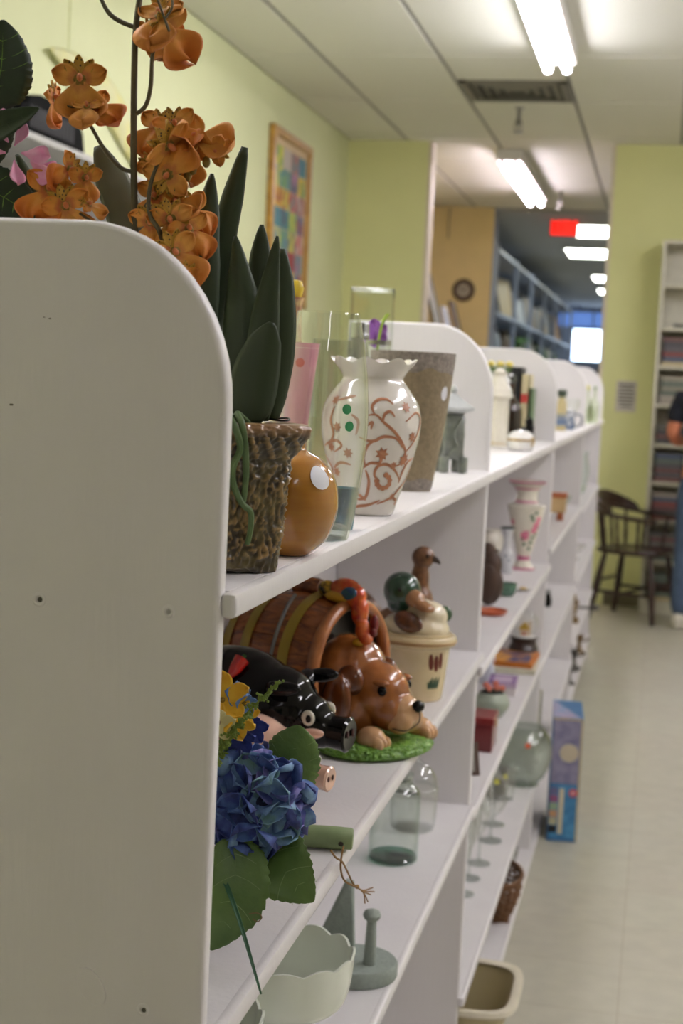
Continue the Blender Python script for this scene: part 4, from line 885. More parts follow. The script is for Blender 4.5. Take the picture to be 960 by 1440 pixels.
vleaf(bq, HB, [(352, 1165, .02), (398, 1222), (441, 1268)], [34, 88, 104, 84, 44, 3], .185, gl, gv, (r2+u2), .10, 4, .12, .0006, .0004)
vleaf(bq, HB, [(330, 1180, .02), (328, 1260), (296, 1336)], [34, 84, 98, 86, 46, 3], .15, gl, gv, r2, .10, 4, .12, .0006, .0004)
obj('grass_blade', leaf([Yp(302, 1205, .17)-HB, Yp(335, 1290, .13)-HB, Yp(367, 1398, .09)-HB], [.0045, .004, .003, .0012], r2, .3), M('grass_blade', (56, 104, 70), .5), bq, thick=.0006)
for pts in ([(0, 0, .02), hc*.5, hc], [(0, 0, .02), Yp(330, 1030, .19)-HB], [(0, 0, .02), Yp(335, 1240, .16)-HB]): obj('stem', tube(pts, .0016, 6), M('green_stem', (70, 100, 46), .6), bq)
yel = M('yellow_petal', (226, 170, 30), .6, col2=(240, 200, 60), scale=80); lbl = M('light_blue_petal', (120, 160, 214), .6, col2=(84, 124, 196), scale=80); crm = M('cream_petal', (222, 214, 150), .6); navy = M('navy_petal', (40, 58, 140), .6)
def bloom(px, py, Y, L, mat, n=5, tilt=.5, yaw=0, pit=0, wd=.7):
    c = Yp(px, py, Y)-HB; R = Matrix((r2, u2, -FW)).transposed() @ Euler((pit, yaw, 0)).to_matrix()
    gs = [xf(petal(L, L*wd, .25, .1, .07, 5, .6, 8, 8, k), Matrix.Rotation(2*PI*k/n, 4, 'Z') @ Matrix.Rotation(tilt, 4, 'X')) for k in range(n)]
    f = obj('small_flower', xf(join(*gs), Matrix.Translation(c) @ R.to_4x4()), mat, bq, thick=.0005)
    obj('flower_centre', ell(c+R @ Vector((0, 0, .002)), .0025, seg=10, rings=8), M('flower_centre', (140, 110, 30), .7), f)
bloom(312, 985, .17, .026, yel, 5, .3, .3, -.4); bloom(328, 1012, .165, .020, yel, 5, .5, .6, .8); bloom(338, 1005, .18, .017, yel, 5, .3, .8, .2)
bloom(332, 978, .18, .014, lbl, 5, .4, .3, -.2); bloom(342, 988, .175, .013, lbl, 5, .4, .5, .3); bloom(306, 1015, .15, .017, crm, 5, .3, .2, .3); bloom(352, 1022, .20, .017, navy, 5, .4, .4, .3); bloom(338, 1035, .19, .016, navy, 5, .3, 0, .5)
spm = M('green_sprig', (122, 142, 52), .7, col2=(92, 116, 40), scale=120)
def sprig(pts, Y, n=46, R=.006):
    P_ = smooth([Yp(x, y, Y)-HB for x, y in pts], 16); gs = [tube(P_[::4], .0009, 5, 0)]
    for k in range(n):
        f_ = k/n; c = P_[int(f_*(len(P_)-1))]; a = rnd.uniform(0, 6.28); d_ = (r2*math.cos(a)+u2*math.sin(a)*.8-FW*rnd.uniform(-.5, .9)).normalized(); q = R*(1.05-f_*.75)*rnd.uniform(.6, 1.1)
        gs.append(ell(c+d_*q*.6, (.0011, .0011, q*.62), quat_to(d_), 6, 5))
        gs.append(ell(c+d_*q*.9+Vector((rnd.uniform(-1, 1), rnd.uniform(-1, 1), rnd.uniform(-1, 1)))*.002, .0013, None, 6, 5))
    obj('sprig', join(*gs), spm, bq)
sprig([(318, 1035), (345, 1005), (393, 957)], .165, 80, .0085); sprig([(306, 1062), (322, 1035), (348, 1008)], .15, 60, .008); sprig([(300, 1075), (312, 1050), (330, 1030)], .16, 40, .007)
obj('tendril', tube([Yp(x, y, .13)-HB for x, y in ((350, 1285), (362, 1284), (368, 1290), (362, 1296), (355, 1292))], .0005, 5), M('brown_tendril', (130, 100, 60), .6), bq)

# ---- green handled garden tool with a twine loop
e1 = Zp(496, 1180, SH2+.0125); tl = thing('green_handled_trowel', 'hand trowel with a green wooden handle and twine loop jutting over the shelf edge', 'trowel', Vector((e1.x, e1.y, SH2)), .12)
obj('handle', xf(lathe([(0, 0), (.0105, 0), (.0118, .002), (.0125, .02), (.0122, .05), (.0105, .085), (.009, .105), (0, .106)], 28), Matrix.Translation((0, 0, .0126)) @ Matrix.Rotation(-PI/2, 4, 'Y')), M('green_wood', (130, 147, 104), .55, col2=(118, 136, 92), scale=60), tl)
obj('shank', tube([(-.1, 0, .0126), (-.15, 0, .014), (-.165, 0, .008)], .004, 8), steel, tl)
obj('blade', surf(lambda u, v: (-.16-.09*v, (u-.5)*.05*math.sin(PI*(.35+.6*v))**.8, .006+.02*(u-.5)**2*4*.35), 10, 10), steel, tl, thick=.0015)
obj('hanging_hole', xf(lathe([(0, .0), (.0024, .0004), (.003, -.0005)], 14), Matrix.Translation((-.012, -.0123, .0096)) @ Matrix.Rotation(PI/2+.25, 4, 'X')), M('hole_dark', (40, 34, 24), .8), tl)
def twp(L_): return [Xp(x, y, .0165)-tl.location for i, (x, y) in enumerate(L_)]
import mathutils
ti = Matrix.Rotation(-.12, 4, 'Z'); twm = M('jute_twine', (158, 122, 74), .9, col2=(120, 88, 48), scale=300, amt=.6)
def twine(L_, r=.0011): return xf(tube(twp(L_), r, 6), ti)
obj('twine_loop', join(twine([(483, 1190), (480, 1205), (479, 1222), (484, 1238), (497, 1246), (502, 1248)]), twine([(465, 1196), (472, 1206), (481, 1212), (488, 1225), (496, 1242), (502, 1248)]), ell((ti @ (twp([(0, 0), (502, 1247)])[1])), .0025, None, 10, 8)), twm, tl)
for k, q in enumerate(((524, 1248), (526, 1254), (521, 1258), (517, 1268), (513, 1270))): obj('twine_end', twine([(502, 1248), (511, 1252+k), q], .0008), twm, tl)

# ================================================================ THIRD SHELF OF THE NEAR UNIT
milk = M('milk_glass', (238, 243, 230), .12, coat=.5, col2=(233, 239, 224), scale=10)
def compote(name, label, p, H, R):
    """footed bowl, rim radius R at height H"""
    t = thing(name, label, 'bowl', p, 0, 'milk glass compotes'); b0 = H-.070
    sc = lambda a, r, z: (r*(1+.020*max(0, (z-b0-.02)/.05)*abs(math.sin(6*a))), z+(.006*max(0, (z-H+.02)/.02))*abs(math.sin(6*a)))
    pr = sprof([(R*.52, b0), (R*.72, b0+.004), (R*.88, b0+.014), (R*.95, b0+.032), (R*.98, b0+.052), (R, H)], 5)
    obj('bowl', lathe([(0, b0-.002)]+pr+[(R-.003, H)]+[(r-.0035, z+.001) for r, z in pr[::-1][2:]]+[(0, b0+.006)], 120, sc), milk, t)
    obj('stem', lathe(sprof([(R*.34, b0), (.016, b0-.008), (.013, b0*.5), (.02, .012), (.042, .006), (.048, .002), (.047, 0), (0, 0)], 4), 40), milk, t)
    return t
rc = Yp(398, 1338, .60)
compote('milk_glass_compote', 'pale green milk glass footed bowl with scalloped rim under the hydrangea', Vector((rc.x, .60, SH3)), rc.z-SH3, .084)
r2c = Yp(262, 1440, .42)
compote('milk_glass_compote', 'second milk glass footed bowl cut off by the lower edge of the picture', Vector((r2c.x, .42, SH3)), rc.z-SH3-.012, .082)
grw = M('grey_green_wood', (154, 163, 154), .75, col2=(134, 144, 136), scale=160, amt=.7, bump=.4, bscale=260)
p = Zp(497, 1374, SH3); p.y += .012; st = thing('peg_stand', 'grey green wooden stand with round base, short peg and tapered upright', 'stand', p, 0)
obj('base', lathe([(0, 0), (.056, 0), (.0575, .003), (.0575, .018), (.055, .0215), (0, .0215)], 56), grw, st)
pb = Yp(520, 1345, p.y-.012)-p
obj('peg', lathe([(0, .02), (.0095, .0205), (.0085, .03), (.007, .07), (.0065, .082), (.0105, .085), (.0125, .090), (.010, .0955), (.004, .098), (0, .0985)], 28), grw, st).location = (pb.x, pb.y, 0)
up = [Yp(x, y, p.y+.035)-p for x, y in ((440, 1360), (497, 1360), (497, 1240), (487, 1236))]
up = [(q.x, max(q.z, .0215)) for q in up]
obj('upright', mv(xf(prism(up, .014, .002, 1), Matrix(((1, 0, 0, 0), (0, 0, 1, 0), (0, 1, 0, 0), (0, 0, 0, 1)))), y=.028), grw, st)
p = Zp(552, 1208, SH3); t, pr = turned('green_glass_jar', 'greenish clear cylindrical glass jar on the third shelf', 'glass jar', p, [(.036, 0), (.041, .003), (.0425, .01), (.0425, .10), (.041, .118), (.034, .128), (.027, .134), (.027, .146), (.029, .15)], glass_g, .0025, seg=56, sm=4)
obj('glass_base', lathe([(0, .001), (.039, .001), (.041, .006), (.038, .011), (0, .008)], 40), GLASS('green_base_glass', (168, 212, 198), (96, 150, 136), .08, .5), t)
p = Zp(580, 1158, SH3); p.y = 1.60; p.x = Yp(582, 1120, 1.60).x
t, pr = turned('domed_glass_jar', 'clear domed glass jar behind the greenish glass jar', 'glass jar', p, [(.034, 0), (.040, .004), (.043, .03), (.043, .075), (.038, .1), (.024, .118), (.010, .126), (.010, .134), (.012, .14)], glass, .002, seg=56)
obj('seam_ring', lathe([(.0432, .072), (.0445, .074), (.0445, .078), (.0425, .08)], 40), GLASS('rim_glass'), t)
# ================================================================ SECOND UNIT
A2, B2, C2, D2 = .9205, .6355, .2605, .0205
creamw = M('cream_white_glaze', (228, 222, 206), .22, coat=.4); whitew = M('white_glaze', (232, 230, 226), .18, coat=.5); gold = M('gold_line', (190, 154, 80), .3, .6)
# ---- top
p = Zp(697, 628, TOP); t, pr = turned('cream_canister', 'cream fluted canister with domed lid on top of the second unit', 'canister', p, [(.029, 0), (.031, .004), (.029, .012), (.029, .12), (.033, .128), (.036, .138), (.032, .146)], creamw, .003, fn=lambda a, r, z: (r*(1+(.02*math.cos(12*a) if .012 < z < .122 else 0)), z), seg=96)
obj('foot_line', decal_line(pr, [(k*.2, .01) for k in range(33)], .003), gold, t)
obj('lid', lathe(sprof([(.034, .146), (.033, .152), (.024, .166), (.018, .176), (.014, .186), (.016, .196), (.010, .206), (0, .208)], 4), 36), creamw, t)
p = Zp(731, 634, TOP); t, pr = turned('trinket_box', 'small round white lidded trinket box with gold line', 'box', p, [(.024, 0), (.030, .003), (.034, .014), (.034, .026)], whitew, .003)
obj('lid', lathe(sprof([(.0355, .026), (.0355, .030), (.031, .041), (.018, .050), (0, .053)], 4), 36), whitew, t); obj('gold_band', lathe([(.0352, .0255), (.0362, .027), (.0355, .0305)], 36), gold, t)
obj('clasp', tube([(.035, 0, .016), (.041, 0, .022), (.040, 0, .032), (.035, 0, .036)], .0018, 8), gold, t).rotation_euler.z = face_angle(p)+.9
p = Vector((Yp(717, 560, 3.14).x, 3.14, TOP)); t, pr = turned('amber_bottle', 'amber brown glass bottle behind the cream canister', 'bottle', p, [(.03, 0), (.034, .004), (.036, .05), (.034, .1), (.014, .135), (.012, .165), (.015, .17)], GLASS('amber_glass', (160, 84, 50), (70, 26, 12), .08, .6), .003)
obj('stopper', lathe([(0, .165), (.011, .165), (.016, .178), (.012, .192), (0, .196)], 20), GLASS('clear_glass'), t)
p = Vector((Yp(703, 520, 3.3).x, 3.3, TOP)); hh = Yp(703, 512, 3.3).z-TOP
t, pr = turned('leafy_jar', 'white jar with green leaves and yellow blossoms on its lid', 'jar', p, [(.03, 0), (.034, .004), (.04, hh*.4), (.034, hh*.75), (.024, hh*.85), (.026, hh*.9)], whitew, .003)
for k in range(7):
    a = k*PI*2/7; obj('leaf', xf(petal(.035, .022, .2, -.25, .05, 5, .5), Matrix.Translation((0, 0, hh*.93)) @ Matrix.Rotation(a, 4, 'Z') @ Matrix.Rotation(.25, 4, 'X')), M('leaf_glaze', (94, 122, 60), .4), t, thick=.0015)
obj('lid', lathe([(.028, hh*.9), (.028, hh*.93), (.012, hh*.98), (0, hh)], 24), M('leaf_glaze', (94, 122, 60), .4), t)
for k in range(4): obj('blossom', ell((.026*math.cos(k*1.6), .026*math.sin(k*1.6), hh*1.0), (.011, .011, .009)), M('yellow_blossom', (226, 208, 110), .5), t)
def book(name, label, x0, x1, y0, y1, z0, z1, cover, pages=(226, 220, 200), loc=None, rz=0, spine='x0', group='books', cat='book'):
    """closed book: cover boards, spine and page block; spine on side x0 or y0"""
    t = thing(name, label, cat, loc if loc is not None else ((x0+x1)/2, (y0+y1)/2, z0), rz, group)
    w, d, h = (x1-x0)/2, (y1-y0)/2, z1-z0
    m = M('cover_%d_%d_%d' % cover, cover, .5); c = .0028
    if h > min(2*w, 2*d):    # standing, boards face the thin side
        if w < d: gs = [box(-w, -w+c, -d, d, 0, h), box(w-c, w, -d, d, 0, h)]; sg = box(-w, w, -d, -d+c, 0, h); pg_ = box(-w+c, w-c, -d+c, d-.005, .003, h-.003)
        else: gs = [box(-w, w, -d, -d+c, 0, h), box(-w, w, d-c, d, 0, h)]; sg = box(w-c, w, -d, d, 0, h); pg_ = box(-w+.005, w-c, -d+c, d-c, .003, h-.003)
    else: gs = [box(-w, w, -d, d, 0, c), box(-w, w, -d, d, h-c, h)]; sg = box(-w, w, -d, -d+c, 0, h); pg_ = box(-w+.004, w-.004, -d+c, d-.004, c, h-c)
    obj('cover', gs[0], m, t, False); obj('cover', gs[1], m, t, False); obj('spine', sg, m, t, False); obj('pages', pg_, M('pages', pages, .8), t, False)
    return t
xb = Yp(722, 560, 3.38).x; zt = Yp(722, 516, 3.38).z
book('upright_book', 'tall black book standing on top of the second unit', xb-.02, xb+.02, 3.36, 3.52, TOP, zt, (26, 26, 26), group='upright books on the second unit')
b2 = book('upright_book', 'cream spined book with a red mark standing beside the black book', xb+.021, xb+.045, 3.36, 3.5, TOP, zt-.02, (214, 202, 160), group='upright books on the second unit'); obj('spine_mark', box(-.010, .010, -.0715, -.0702, .115, .14), M('red_mark', (196, 70, 60), .6), b2, False)
book('upright_book', 'thin green book at the right of the upright books', xb+.046, xb+.054, 3.36, 3.5, TOP, zt-.06, (104, 132, 92), group='upright books on the second unit')
p = Vector((Yp(744, 600, 3.36).x+.004, 3.26, TOP)); t = thing('black_cat_figure', 'small black curled animal figurine beside the upright books', 'figurine', p, .3)
b_ = blob('body', [ell((0, 0, .022), (.022, .018, .022)), ell((.006, 0, .045), (.014, .013, .018)), ell((.004, 0, .062), (.013, .012, .012)), ell((-.018, 0, .03), (.014, .01, .02))], blk, t, .0025, 3)
for s in (-1, 1): obj('ear', tube([(.004, s*.007, .068), (.003, s*.009, .08)], [.005, .001], 8, 2), blk, b_)
# ---- shelf A
p = Zp(735, 799, A2)
prR = sprof([(.035, 0), (.036, .004), (.028, .012), (.020, .022), (.019, .034), (.021, .040), (.030, .08), (.046, .14), (.0555, .18), (.0565, .190), (.036, .196), (.031, .212), (.032, .228), (.040, .244), (.054, .256), (.055, .2605)], 3)
t = thing('rose_vase', 'tall white vase painted with pink roses and pink bands', 'vase', p); obj('body', lathe(hollow(prR, .003), 44), creamw, t)
fa = face_angle(p); rose = M('rose_paint', (198, 84, 120), .3, col2=(222, 140, 160), scale=150, amt=.5); rband = M('rose_band', (196, 104, 140), .3); gpaint = M('green_leaf_paint', (60, 100, 64), .3)
for z, w in ((.002, .005), (.032, .013), (.200, .006), (.239, .005), (.2585, .006)): obj('painted_band', decal_line(prR, [(k*.2, z) for k in range(33)], w*1.25), rband, t)
for a, z, R in ((.80, .133, .013), (.88, .15, .011), (.70, .118, .012), (.0, .098, .014), (.12, .108, .010), (-.1, .104, .010), (-.95, .14, .009)): obj('painted_rose', decal_star(prR, fa+a, z, R, 6, .75, .0008), rose, t)
for a, z in ((.35, .16), (.45, .15), (.6, .17), (.95, .105), (.7, .095), (.6, .08), (-.2, .09), (-.05, .075), (.55, .062), (1.0, .125)): obj('painted_leaf', decal_star(prR, fa+a, z, .0075, 3, .6, .0007, a*3), gpaint, t)
p = Zp(710, 806, A2); t, pr = turned('bud_vase', 'slim pale porcelain bud vase with dark rim beside the rose vase', 'vase', p, [(.014, 0), (.017, .004), (.022, .03), (.020, .055), (.012, .075), (.011, .105), (.017, .125), (.019, .132)], M('pale_blue_porcelain', (206, 206, 208), .2, coat=.4), .002)
obj('rim', lathe([(.0186, .129), (.0205, .131), (.0205, .135), (.0175, .135)], 28), M('dark_rim', (70, 78, 76), .3), t)
for k in range(4): obj('painted_flower', decal_star(pr, face_angle(p)-.6+.5*k, .04+.012*(k % 2), .006, 5, .5), M('grey_blue_paint', (128, 134, 150), .3), t)
p = Zp(687, 850, A2); p.y = 2.62; t = thing('brown_owl_figure', 'dark brown carved bird figurine at the near end of the rose vase shelf', 'figurine', Vector((p.x, 2.62, A2)))
br = M('dark_brown_wood', (74, 50, 34), .6, col2=(52, 34, 22), scale=60, stretch=(1, 1, .3), bump=.6)
b_ = blob('body', [ell((0, 0, .05), (.034, .03, .05)), ell((.002, 0, .1), (.026, .025, .035)), ell((-.008, 0, .135), (.019, .018, .02))], br, t, .003, 4)
for s in (-1, 1): obj('wing', ell((-.002, s*.03, .06), (.024, .008, .045)), br, b_)
obj('beak', tube([(.012, 0, .137), (.02, 0, .132)], [.005, .001], 8, 2), br, b_)
p = Zp(713, 838, A2); turned('green_cup', 'small green glazed cup in front of the bud vase', 'cup', p, [(.012, 0), (.015, .002), (.022, .018), (.024, .034)], M('green_glaze', (84, 124, 98), .25, coat=.4, col2=(58, 92, 76), scale=90), .002)
p = Zp(690, 864, A2); t, pr = turned('orange_dish', 'shallow terracotta orange dish on the rose vase shelf', 'dish', p, [(.026, 0), (.03, .002), (.036, .006), (.039, .012)], M('orange_dish', (184, 92, 52), .4, col2=(166, 76, 40), scale=60), .002)
p = Zp(735, 831, A2); t, pr = turned('small_saucer', 'tiny white saucer right of the green cup', 'saucer', p, [(.012, 0), (.018, .003), (.023, .006)], whitew, .0015); obj('contents', ell((0, 0, .007), (.010, .008, .004)), M('ochre_bits', (206, 176, 110), .6), t)
p = Vector((Yp(690, 755, 3.35).x+.004, 3.38, A2)); turned('cream_jug', 'pale cream jar at the back left of the rose vase shelf', 'jar', p, [(.026, 0), (.03, .004), (.036, .05), (.032, .085), (.022, .105), (.024, .115)], creamw, .003)
# ---- shelf B
p = Zp(737, 914, B2); p.y = min(p.y, 3.50); p.x = Yp(736, 905, p.y).x; t = thing('snow_globe', 'glass snow globe with a yellow roofed house on a dark base', 'snow globe', Vector((p.x, p.y, B2+.028)))
obj('base', lathe(sprof([(0, 0), (.042, 0), (.044, .006), (.038, .02), (.039, .032), (.042, .038), (0, .04)], 3), 36), M('dark_wood_base', (52, 34, 30), .35, coat=.3), t)
obj('globe', lathe([(.036*math.sin(a)*1.12, .078-.043*math.cos(a)) for a in [.62+k*(PI-.62)/16 for k in range(17)]], 40), glass, t)
hs = obj('house', box(-.012, .014, -.012, .012, .04, .064), M('house_wall', (226, 206, 184), .6), t, False); obj('roof', xf(prism([(-.018, 0), (.018, 0), (0, .022)], .03), Matrix.Translation((0, .015, .063)) @ Matrix.Rotation(PI/2, 4, 'X')), M('yellow_roof', (206, 168, 60), .5), hs, False)
obj('tower', box(.012, .02, -.006, .006, .04, .09), M('house_wall', (226, 206, 184), .6), hs, False); obj('snow', lathe([(0, .044), (.03, .043), (.034, .04)], 24), M('snow', (236, 236, 232), .7), t); obj('door', box(-.003, .004, -.0135, -.012, .042, .056), M('red_door', (190, 80, 60), .6), hs, False)
# books lie under the globe
def flat(name, label, c, w, d, z0, h, cov, rz=0, top=None):
    t = book(name, label, -w, w, -d, d, z0, z0+h, cov, loc=(c[0], c[1], z0), rz=rz, group='books lying flat below the snow globe')
    if top: obj('cover_print', box(-w*.82, w*.82, -d*.85, d*.85, h, h+.0006), top, t, False)
    return t
flat('flat_book', 'white children book lying under the bright orange book', (-.075, 3.36), .078, .12, B2, .013, (224, 220, 196), .04)
flat('flat_book', 'bright orange and blue picture book under the snow globe', (-.072, 3.38), .070, .11, B2+.0135, .013, (206, 120, 40), -.03, M('picture_print', (214, 150, 50), .5, col2=(70, 66, 110), scale=26, amt=.12))
p = Zp(713, 975, B2); t = thing('purple_lid_box', 'white gift box with a purple framed lid', 'box', Vector((p.x-.015, p.y+.02, B2)), .05)
obj('box', box(-.036, .036, -.06, .06, 0, .026, .001, 1), M('box_white', (214, 208, 206), .6), t, False); obj('lid', box(-.038, .038, -.062, .062, .022, .034, .001, 1), M('lilac_lid', (190, 168, 192), .6), t, False)
obj('lid_border', join(box(-.036, .036, -.06, -.046, .034, .0346), box(-.036, .036, .046, .06, .034, .0346), box(-.036, -.024, -.06, .06, .034, .0346), box(.024, .036, -.06, .06, .034, .0346)), M('purple_border', (140, 108, 160), .6), t, False)
p = Zp(687, 958, B2); t = thing('porcelain_figure', 'small white and pale blue porcelain lady figurine', 'figurine', Vector((p.x, p.y-.02, B2)))
obj('skirt', lathe(sprof([(0, 0), (.024, 0), (.025, .004), (.019, .03), (.012, .055), (.009, .06)], 3), 28), M('pale_blue_white', (206, 208, 220), .25, coat=.3), t); b_ = blob('torso', [ell((0, 0, .066), (.011, .009, .015)), ell((0, 0, .088), (.008, .008, .010)), ell((.012, 0, .068), (.006, .005, .012)), ell((-.012, 0, .068), (.006, .005, .012))], M('pale_pink_white', (226, 204, 204), .25), t, .002, 2)
obj('hair', ell((0, .003, .092), (.009, .008, .009)), M('pale_yellow_glaze', (206, 196, 130), .4), b_)
p = Zp(690, 1008, B2); sb, pr = turned('sage_bowl', 'round sage green ceramic bowl filled with coral roses', 'bowl', p, [(.022, 0), (.026, .003), (.042, .024), (.044, .042), (.036, .056), (.032, .062)], M('sage_glaze', (156, 166, 148), .35, coat=.2), .003)
cor = M('coral_rose', (214, 110, 92), .6, col2=(230, 150, 128), scale=120)
t = thing('coral_roses', 'bunch of coral pink silk roses in the sage bowl', 'flowers', Vector((p.x, p.y, B2+.006)))
obj('foliage', ell((0, 0, .052), (.030, .030, .014)), M('dark_foliage', (40, 44, 34), .8), t)
for k, (dx, dy, dz) in enumerate(((-.016, 0, .068), (.012, -.012, .066), (.006, .016, .07), (-.006, -.02, .064), (.024, .006, .062))):
    gs = [xf(petal(.013, .015, .5, .3, .05, 4, .6, 6, 6, q), Matrix.Translation((dx, dy, dz-.004)) @ Matrix.Rotation(q*2.4, 4, 'Z') @ Matrix.Rotation(1.25-.12*q, 4, 'X')) for q in range(7)]
    obj('rose', join(*gs), cor, t, thick=.0006)
p = Zp(688, 1058, B2); t = thing('dark_red_box', 'dark red lacquered box at the near end of the book shelf', 'box', Vector((p.x-.03, p.y+.045, B2)), .0)
obj('box', box(-.035, .035, -.05, .05, 0, .062, .002, 1), M('dark_red_lacquer', (112, 28, 30), .3, coat=.3), t, False); obj('lid', box(-.037, .037, -.052, .052, .062, .078, .002, 1), M('dark_red_lid', (132, 36, 36), .3, coat=.3), t, False); obj('clasp', box(.037, .039, -.008, .008, .052, .068), gold, t, False)
p = Zp(668, 1094, B2); t = thing('brown_wedge_frame', 'small brown leaning frame beside the dark red box', 'frame', Vector((p.x-.02, p.y+.01, B2)), .6)
obj('frame', xf(join(box(-.03, .03, -.004, .004, 0, .008), box(-.03, .03, -.004, .004, .062, .07), box(-.03, -.022, -.004, .004, .008, .062), box(.022, .03, -.004, .004, .008, .062)), Matrix.Rotation(-.25, 4, 'X')), M('brown_frame', (84, 62, 50), .5), t, False); obj('photo', xf(box(-.022, .022, -.001, .002, .008, .062), Matrix.Rotation(-.25, 4, 'X')), M('grey_photo', (150, 146, 140), .4), t, False)
# ---- shelf C: glassware
fish = Zp(727, 1074, C2); fish.y = 3.45; fish.x = Yp(735, 1050, 3.45).x
t, pr = turned('glass_fishbowl', 'large round clear glass bowl with an orange dot sticker', 'glass bowl', Vector((fish.x+.002, fish.y, C2)), [(.045, 0), (.052, .003), (.05, .012), (.07, .035), (.086, .085), (.083, .135), (.066, .165), (.056, .175), (.058, .18)], GLASS('bowl_glass', (238, 242, 238), (168, 180, 174), .07, .6), .003, seg=60)
obj('sticker', _oval(pr, face_angle(fish)+.15, .138, .008, .008, .0005), M('orange_sticker', (226, 96, 54), .5), t)
ylw = M('yellow_sticker', (222, 216, 60), .5)
GL = [('flute', (665, 1240), 'champagne flute nearest the front panel of the glass shelf'), ('flute', (679, 1219), 'champagne flute second from the near end of the glass shelf'), ('goblet', (695, 1187), 'goblet in the middle of the glass shelf'), ('goblet', (699, 1164), 'goblet with yellow sticker behind the middle of the glass shelf'), ('tumbler', (713, 1128), 'straight tumbler with yellow sticker before the glass fishbowl'), ('flute', (656, 1262), 'champagne flute half hidden by the shelf divider')]
for kind, q, lb in GL:
    p = Zp(q[0], q[1]-4, C2); p.x -= .012
    if kind == 'flute': pf_ = [(.030, 0), (.030, .002), (.008, .006), (.004, .02), (.004, .075), (.012, .09), (.022, .13), (.024, .175), (.022, .20)]
    elif kind == 'goblet': pf_ = [(.032, 0), (.032, .002), (.008, .006), (.0045, .02), (.0045, .06), (.02, .075), (.036, .10), (.038, .13), (.033, .16)]
    else: pf_ = [(.028, 0), (.030, .003), (.032, .05), (.034, .105)]
    t = thing('glass_'+kind, 'clear '+lb, 'glass', p, 0, 'drinking glasses on the lower shelf')
    if kind == 'tumbler': obj('bowl', lathe(hollow(sprof(pf_, 3), .002), 32), glass, t)
    else:
        n_ = 5; obj('foot', lathe([(0, 0)]+pf_[:3]+[(0, .007)], 32), GLASS('rim_glass'), t); obj('stem', lathe(pf_[2:5]+[(0, pf_[4][1])], 16), GLASS('rim_glass'), t)
        bw = sprof(pf_[4:], 3); obj('bowl', lathe([(.001, pf_[4][1])]+bw+[(r-.0015, z) for r, z in bw[::-1]], 32), glass, t)
    if 'yellow' in lb: obj('sticker', _oval(sprof(pf_, 3), face_angle(p)+.1, pf_[-1][1]-.03, .008, .008, .0005), ylw, t)
# ---- bottom: basket, glass handle piece
p = Zp(703, 1284, D2); wk = M('wicker', (128, 88, 50), .7, col2=(84, 52, 28), scale=120, amt=.6); bk_ = thing('wicker_basket', 'brown wicker basket with open weave on the bottom board', 'basket', Vector((p.x-.012, p.y-.01, D2)), .1)
def bas(z): return (.045+.035*math.sin(min(1, z/.1)*PI*.5))
for k in range(9):
    z = .005+.0125*k; r = bas(z); obj('weave_coil', tube([(r*.8*math.cos(a)*(1+.04*math.cos(12*a+k*PI)), r*1.5*math.sin(a)*(1+.04*math.cos(12*a+k*PI)), z) for a in [2*PI*j/36 for j in range(37)]], .0042, 6, 1), wk, bk_)
for k in range(18):
    a = 2*PI*k/18; obj('stake', tube([(bas(z)*.8*math.cos(a), bas(z)*1.5*math.sin(a), z) for z in (.003, .03, .06, .09, .115)], .003, 6, 2), wk, bk_)
obj('floor', box(-.036, .036, -.066, .066, .001, .006), wk, bk_); obj('rim', tube([(.066*math.cos(a), .122*math.sin(a), .116) for a in [2*PI*j/36 for j in range(37)]], .0065, 8, 1), wk, bk_)
t, pr = turned('clear_glass_ball', 'clear round glass votive lying inside the wicker basket', 'glass', Vector((p.x-.012, p.y-.005, D2+.0075)), [(.018, 0), (.024, .004), (.03, .03), (.024, .052), (.02, .056)], glass, .002)
p = Zp(717, 1232, D2); turned('glass_dish', 'clear glass cup standing behind the wicker basket', 'glass', Vector((p.x-.02, p.y+.12, D2)), [(.02, 0), (.024, .003), (.03, .03), (.032, .05)], GLASS('grey_glass'), .002)
# ---- beige tub standing on the floor against the second unit
tub_m = M('beige_plastic', (204, 190, 150), .45, col2=(196, 182, 142), scale=8); tb = thing('beige_tub', 'beige plastic tub with thick white rim on the lowest board of the second unit', 'tub', (-.045, 1.968, D2))
def rr_ring(hx, hy, z, e=5, n=48):
    out = []
    for k in range(n):
        a = 2*PI*k/n; c, s = math.cos(a), math.sin(a); q = 1/((abs(c)**e+abs(s)**e)**(1/e)); out.append(Vector((hx*q*c, hy*q*s, z)))
    return out
def rings(RS, cap0=True, cap1=False):
    n = len(RS[0]); v = [p for r in RS for p in r]; f = [(i*n+k, i*n+(k+1) % n, (i+1)*n+(k+1) % n, (i+1)*n+k) for i in range(len(RS)-1) for k in range(n)]
    if cap0: f.append(tuple(range(n-1, -1, -1)))
    if cap1: f.append(tuple(range((len(RS)-1)*n, len(RS)*n)))
    return v, f
hx, hy = .145, .138
obj('wall', rings([rr_ring(.085, .10, 0), rr_ring(.09, .105, .012), rr_ring(hx-.004, hy-.004, .194), rr_ring(hx-.007, hy-.007, .194), rr_ring(.086, .10, .016), rr_ring(.078, .095, .006)], True, True), tub_m, tb)
obj('rim', rings([rr_ring(hx-.008, hy-.008, .190), rr_ring(hx+.004, hy+.004, .186), rr_ring(hx+.010, hy+.010, .192), rr_ring(hx+.008, hy+.008, .201), rr_ring(hx-.004, hy-.004, .202), rr_ring(hx-.010, hy-.010, .198)], False), M('cream_plastic', (226, 218, 196), .4), tb)
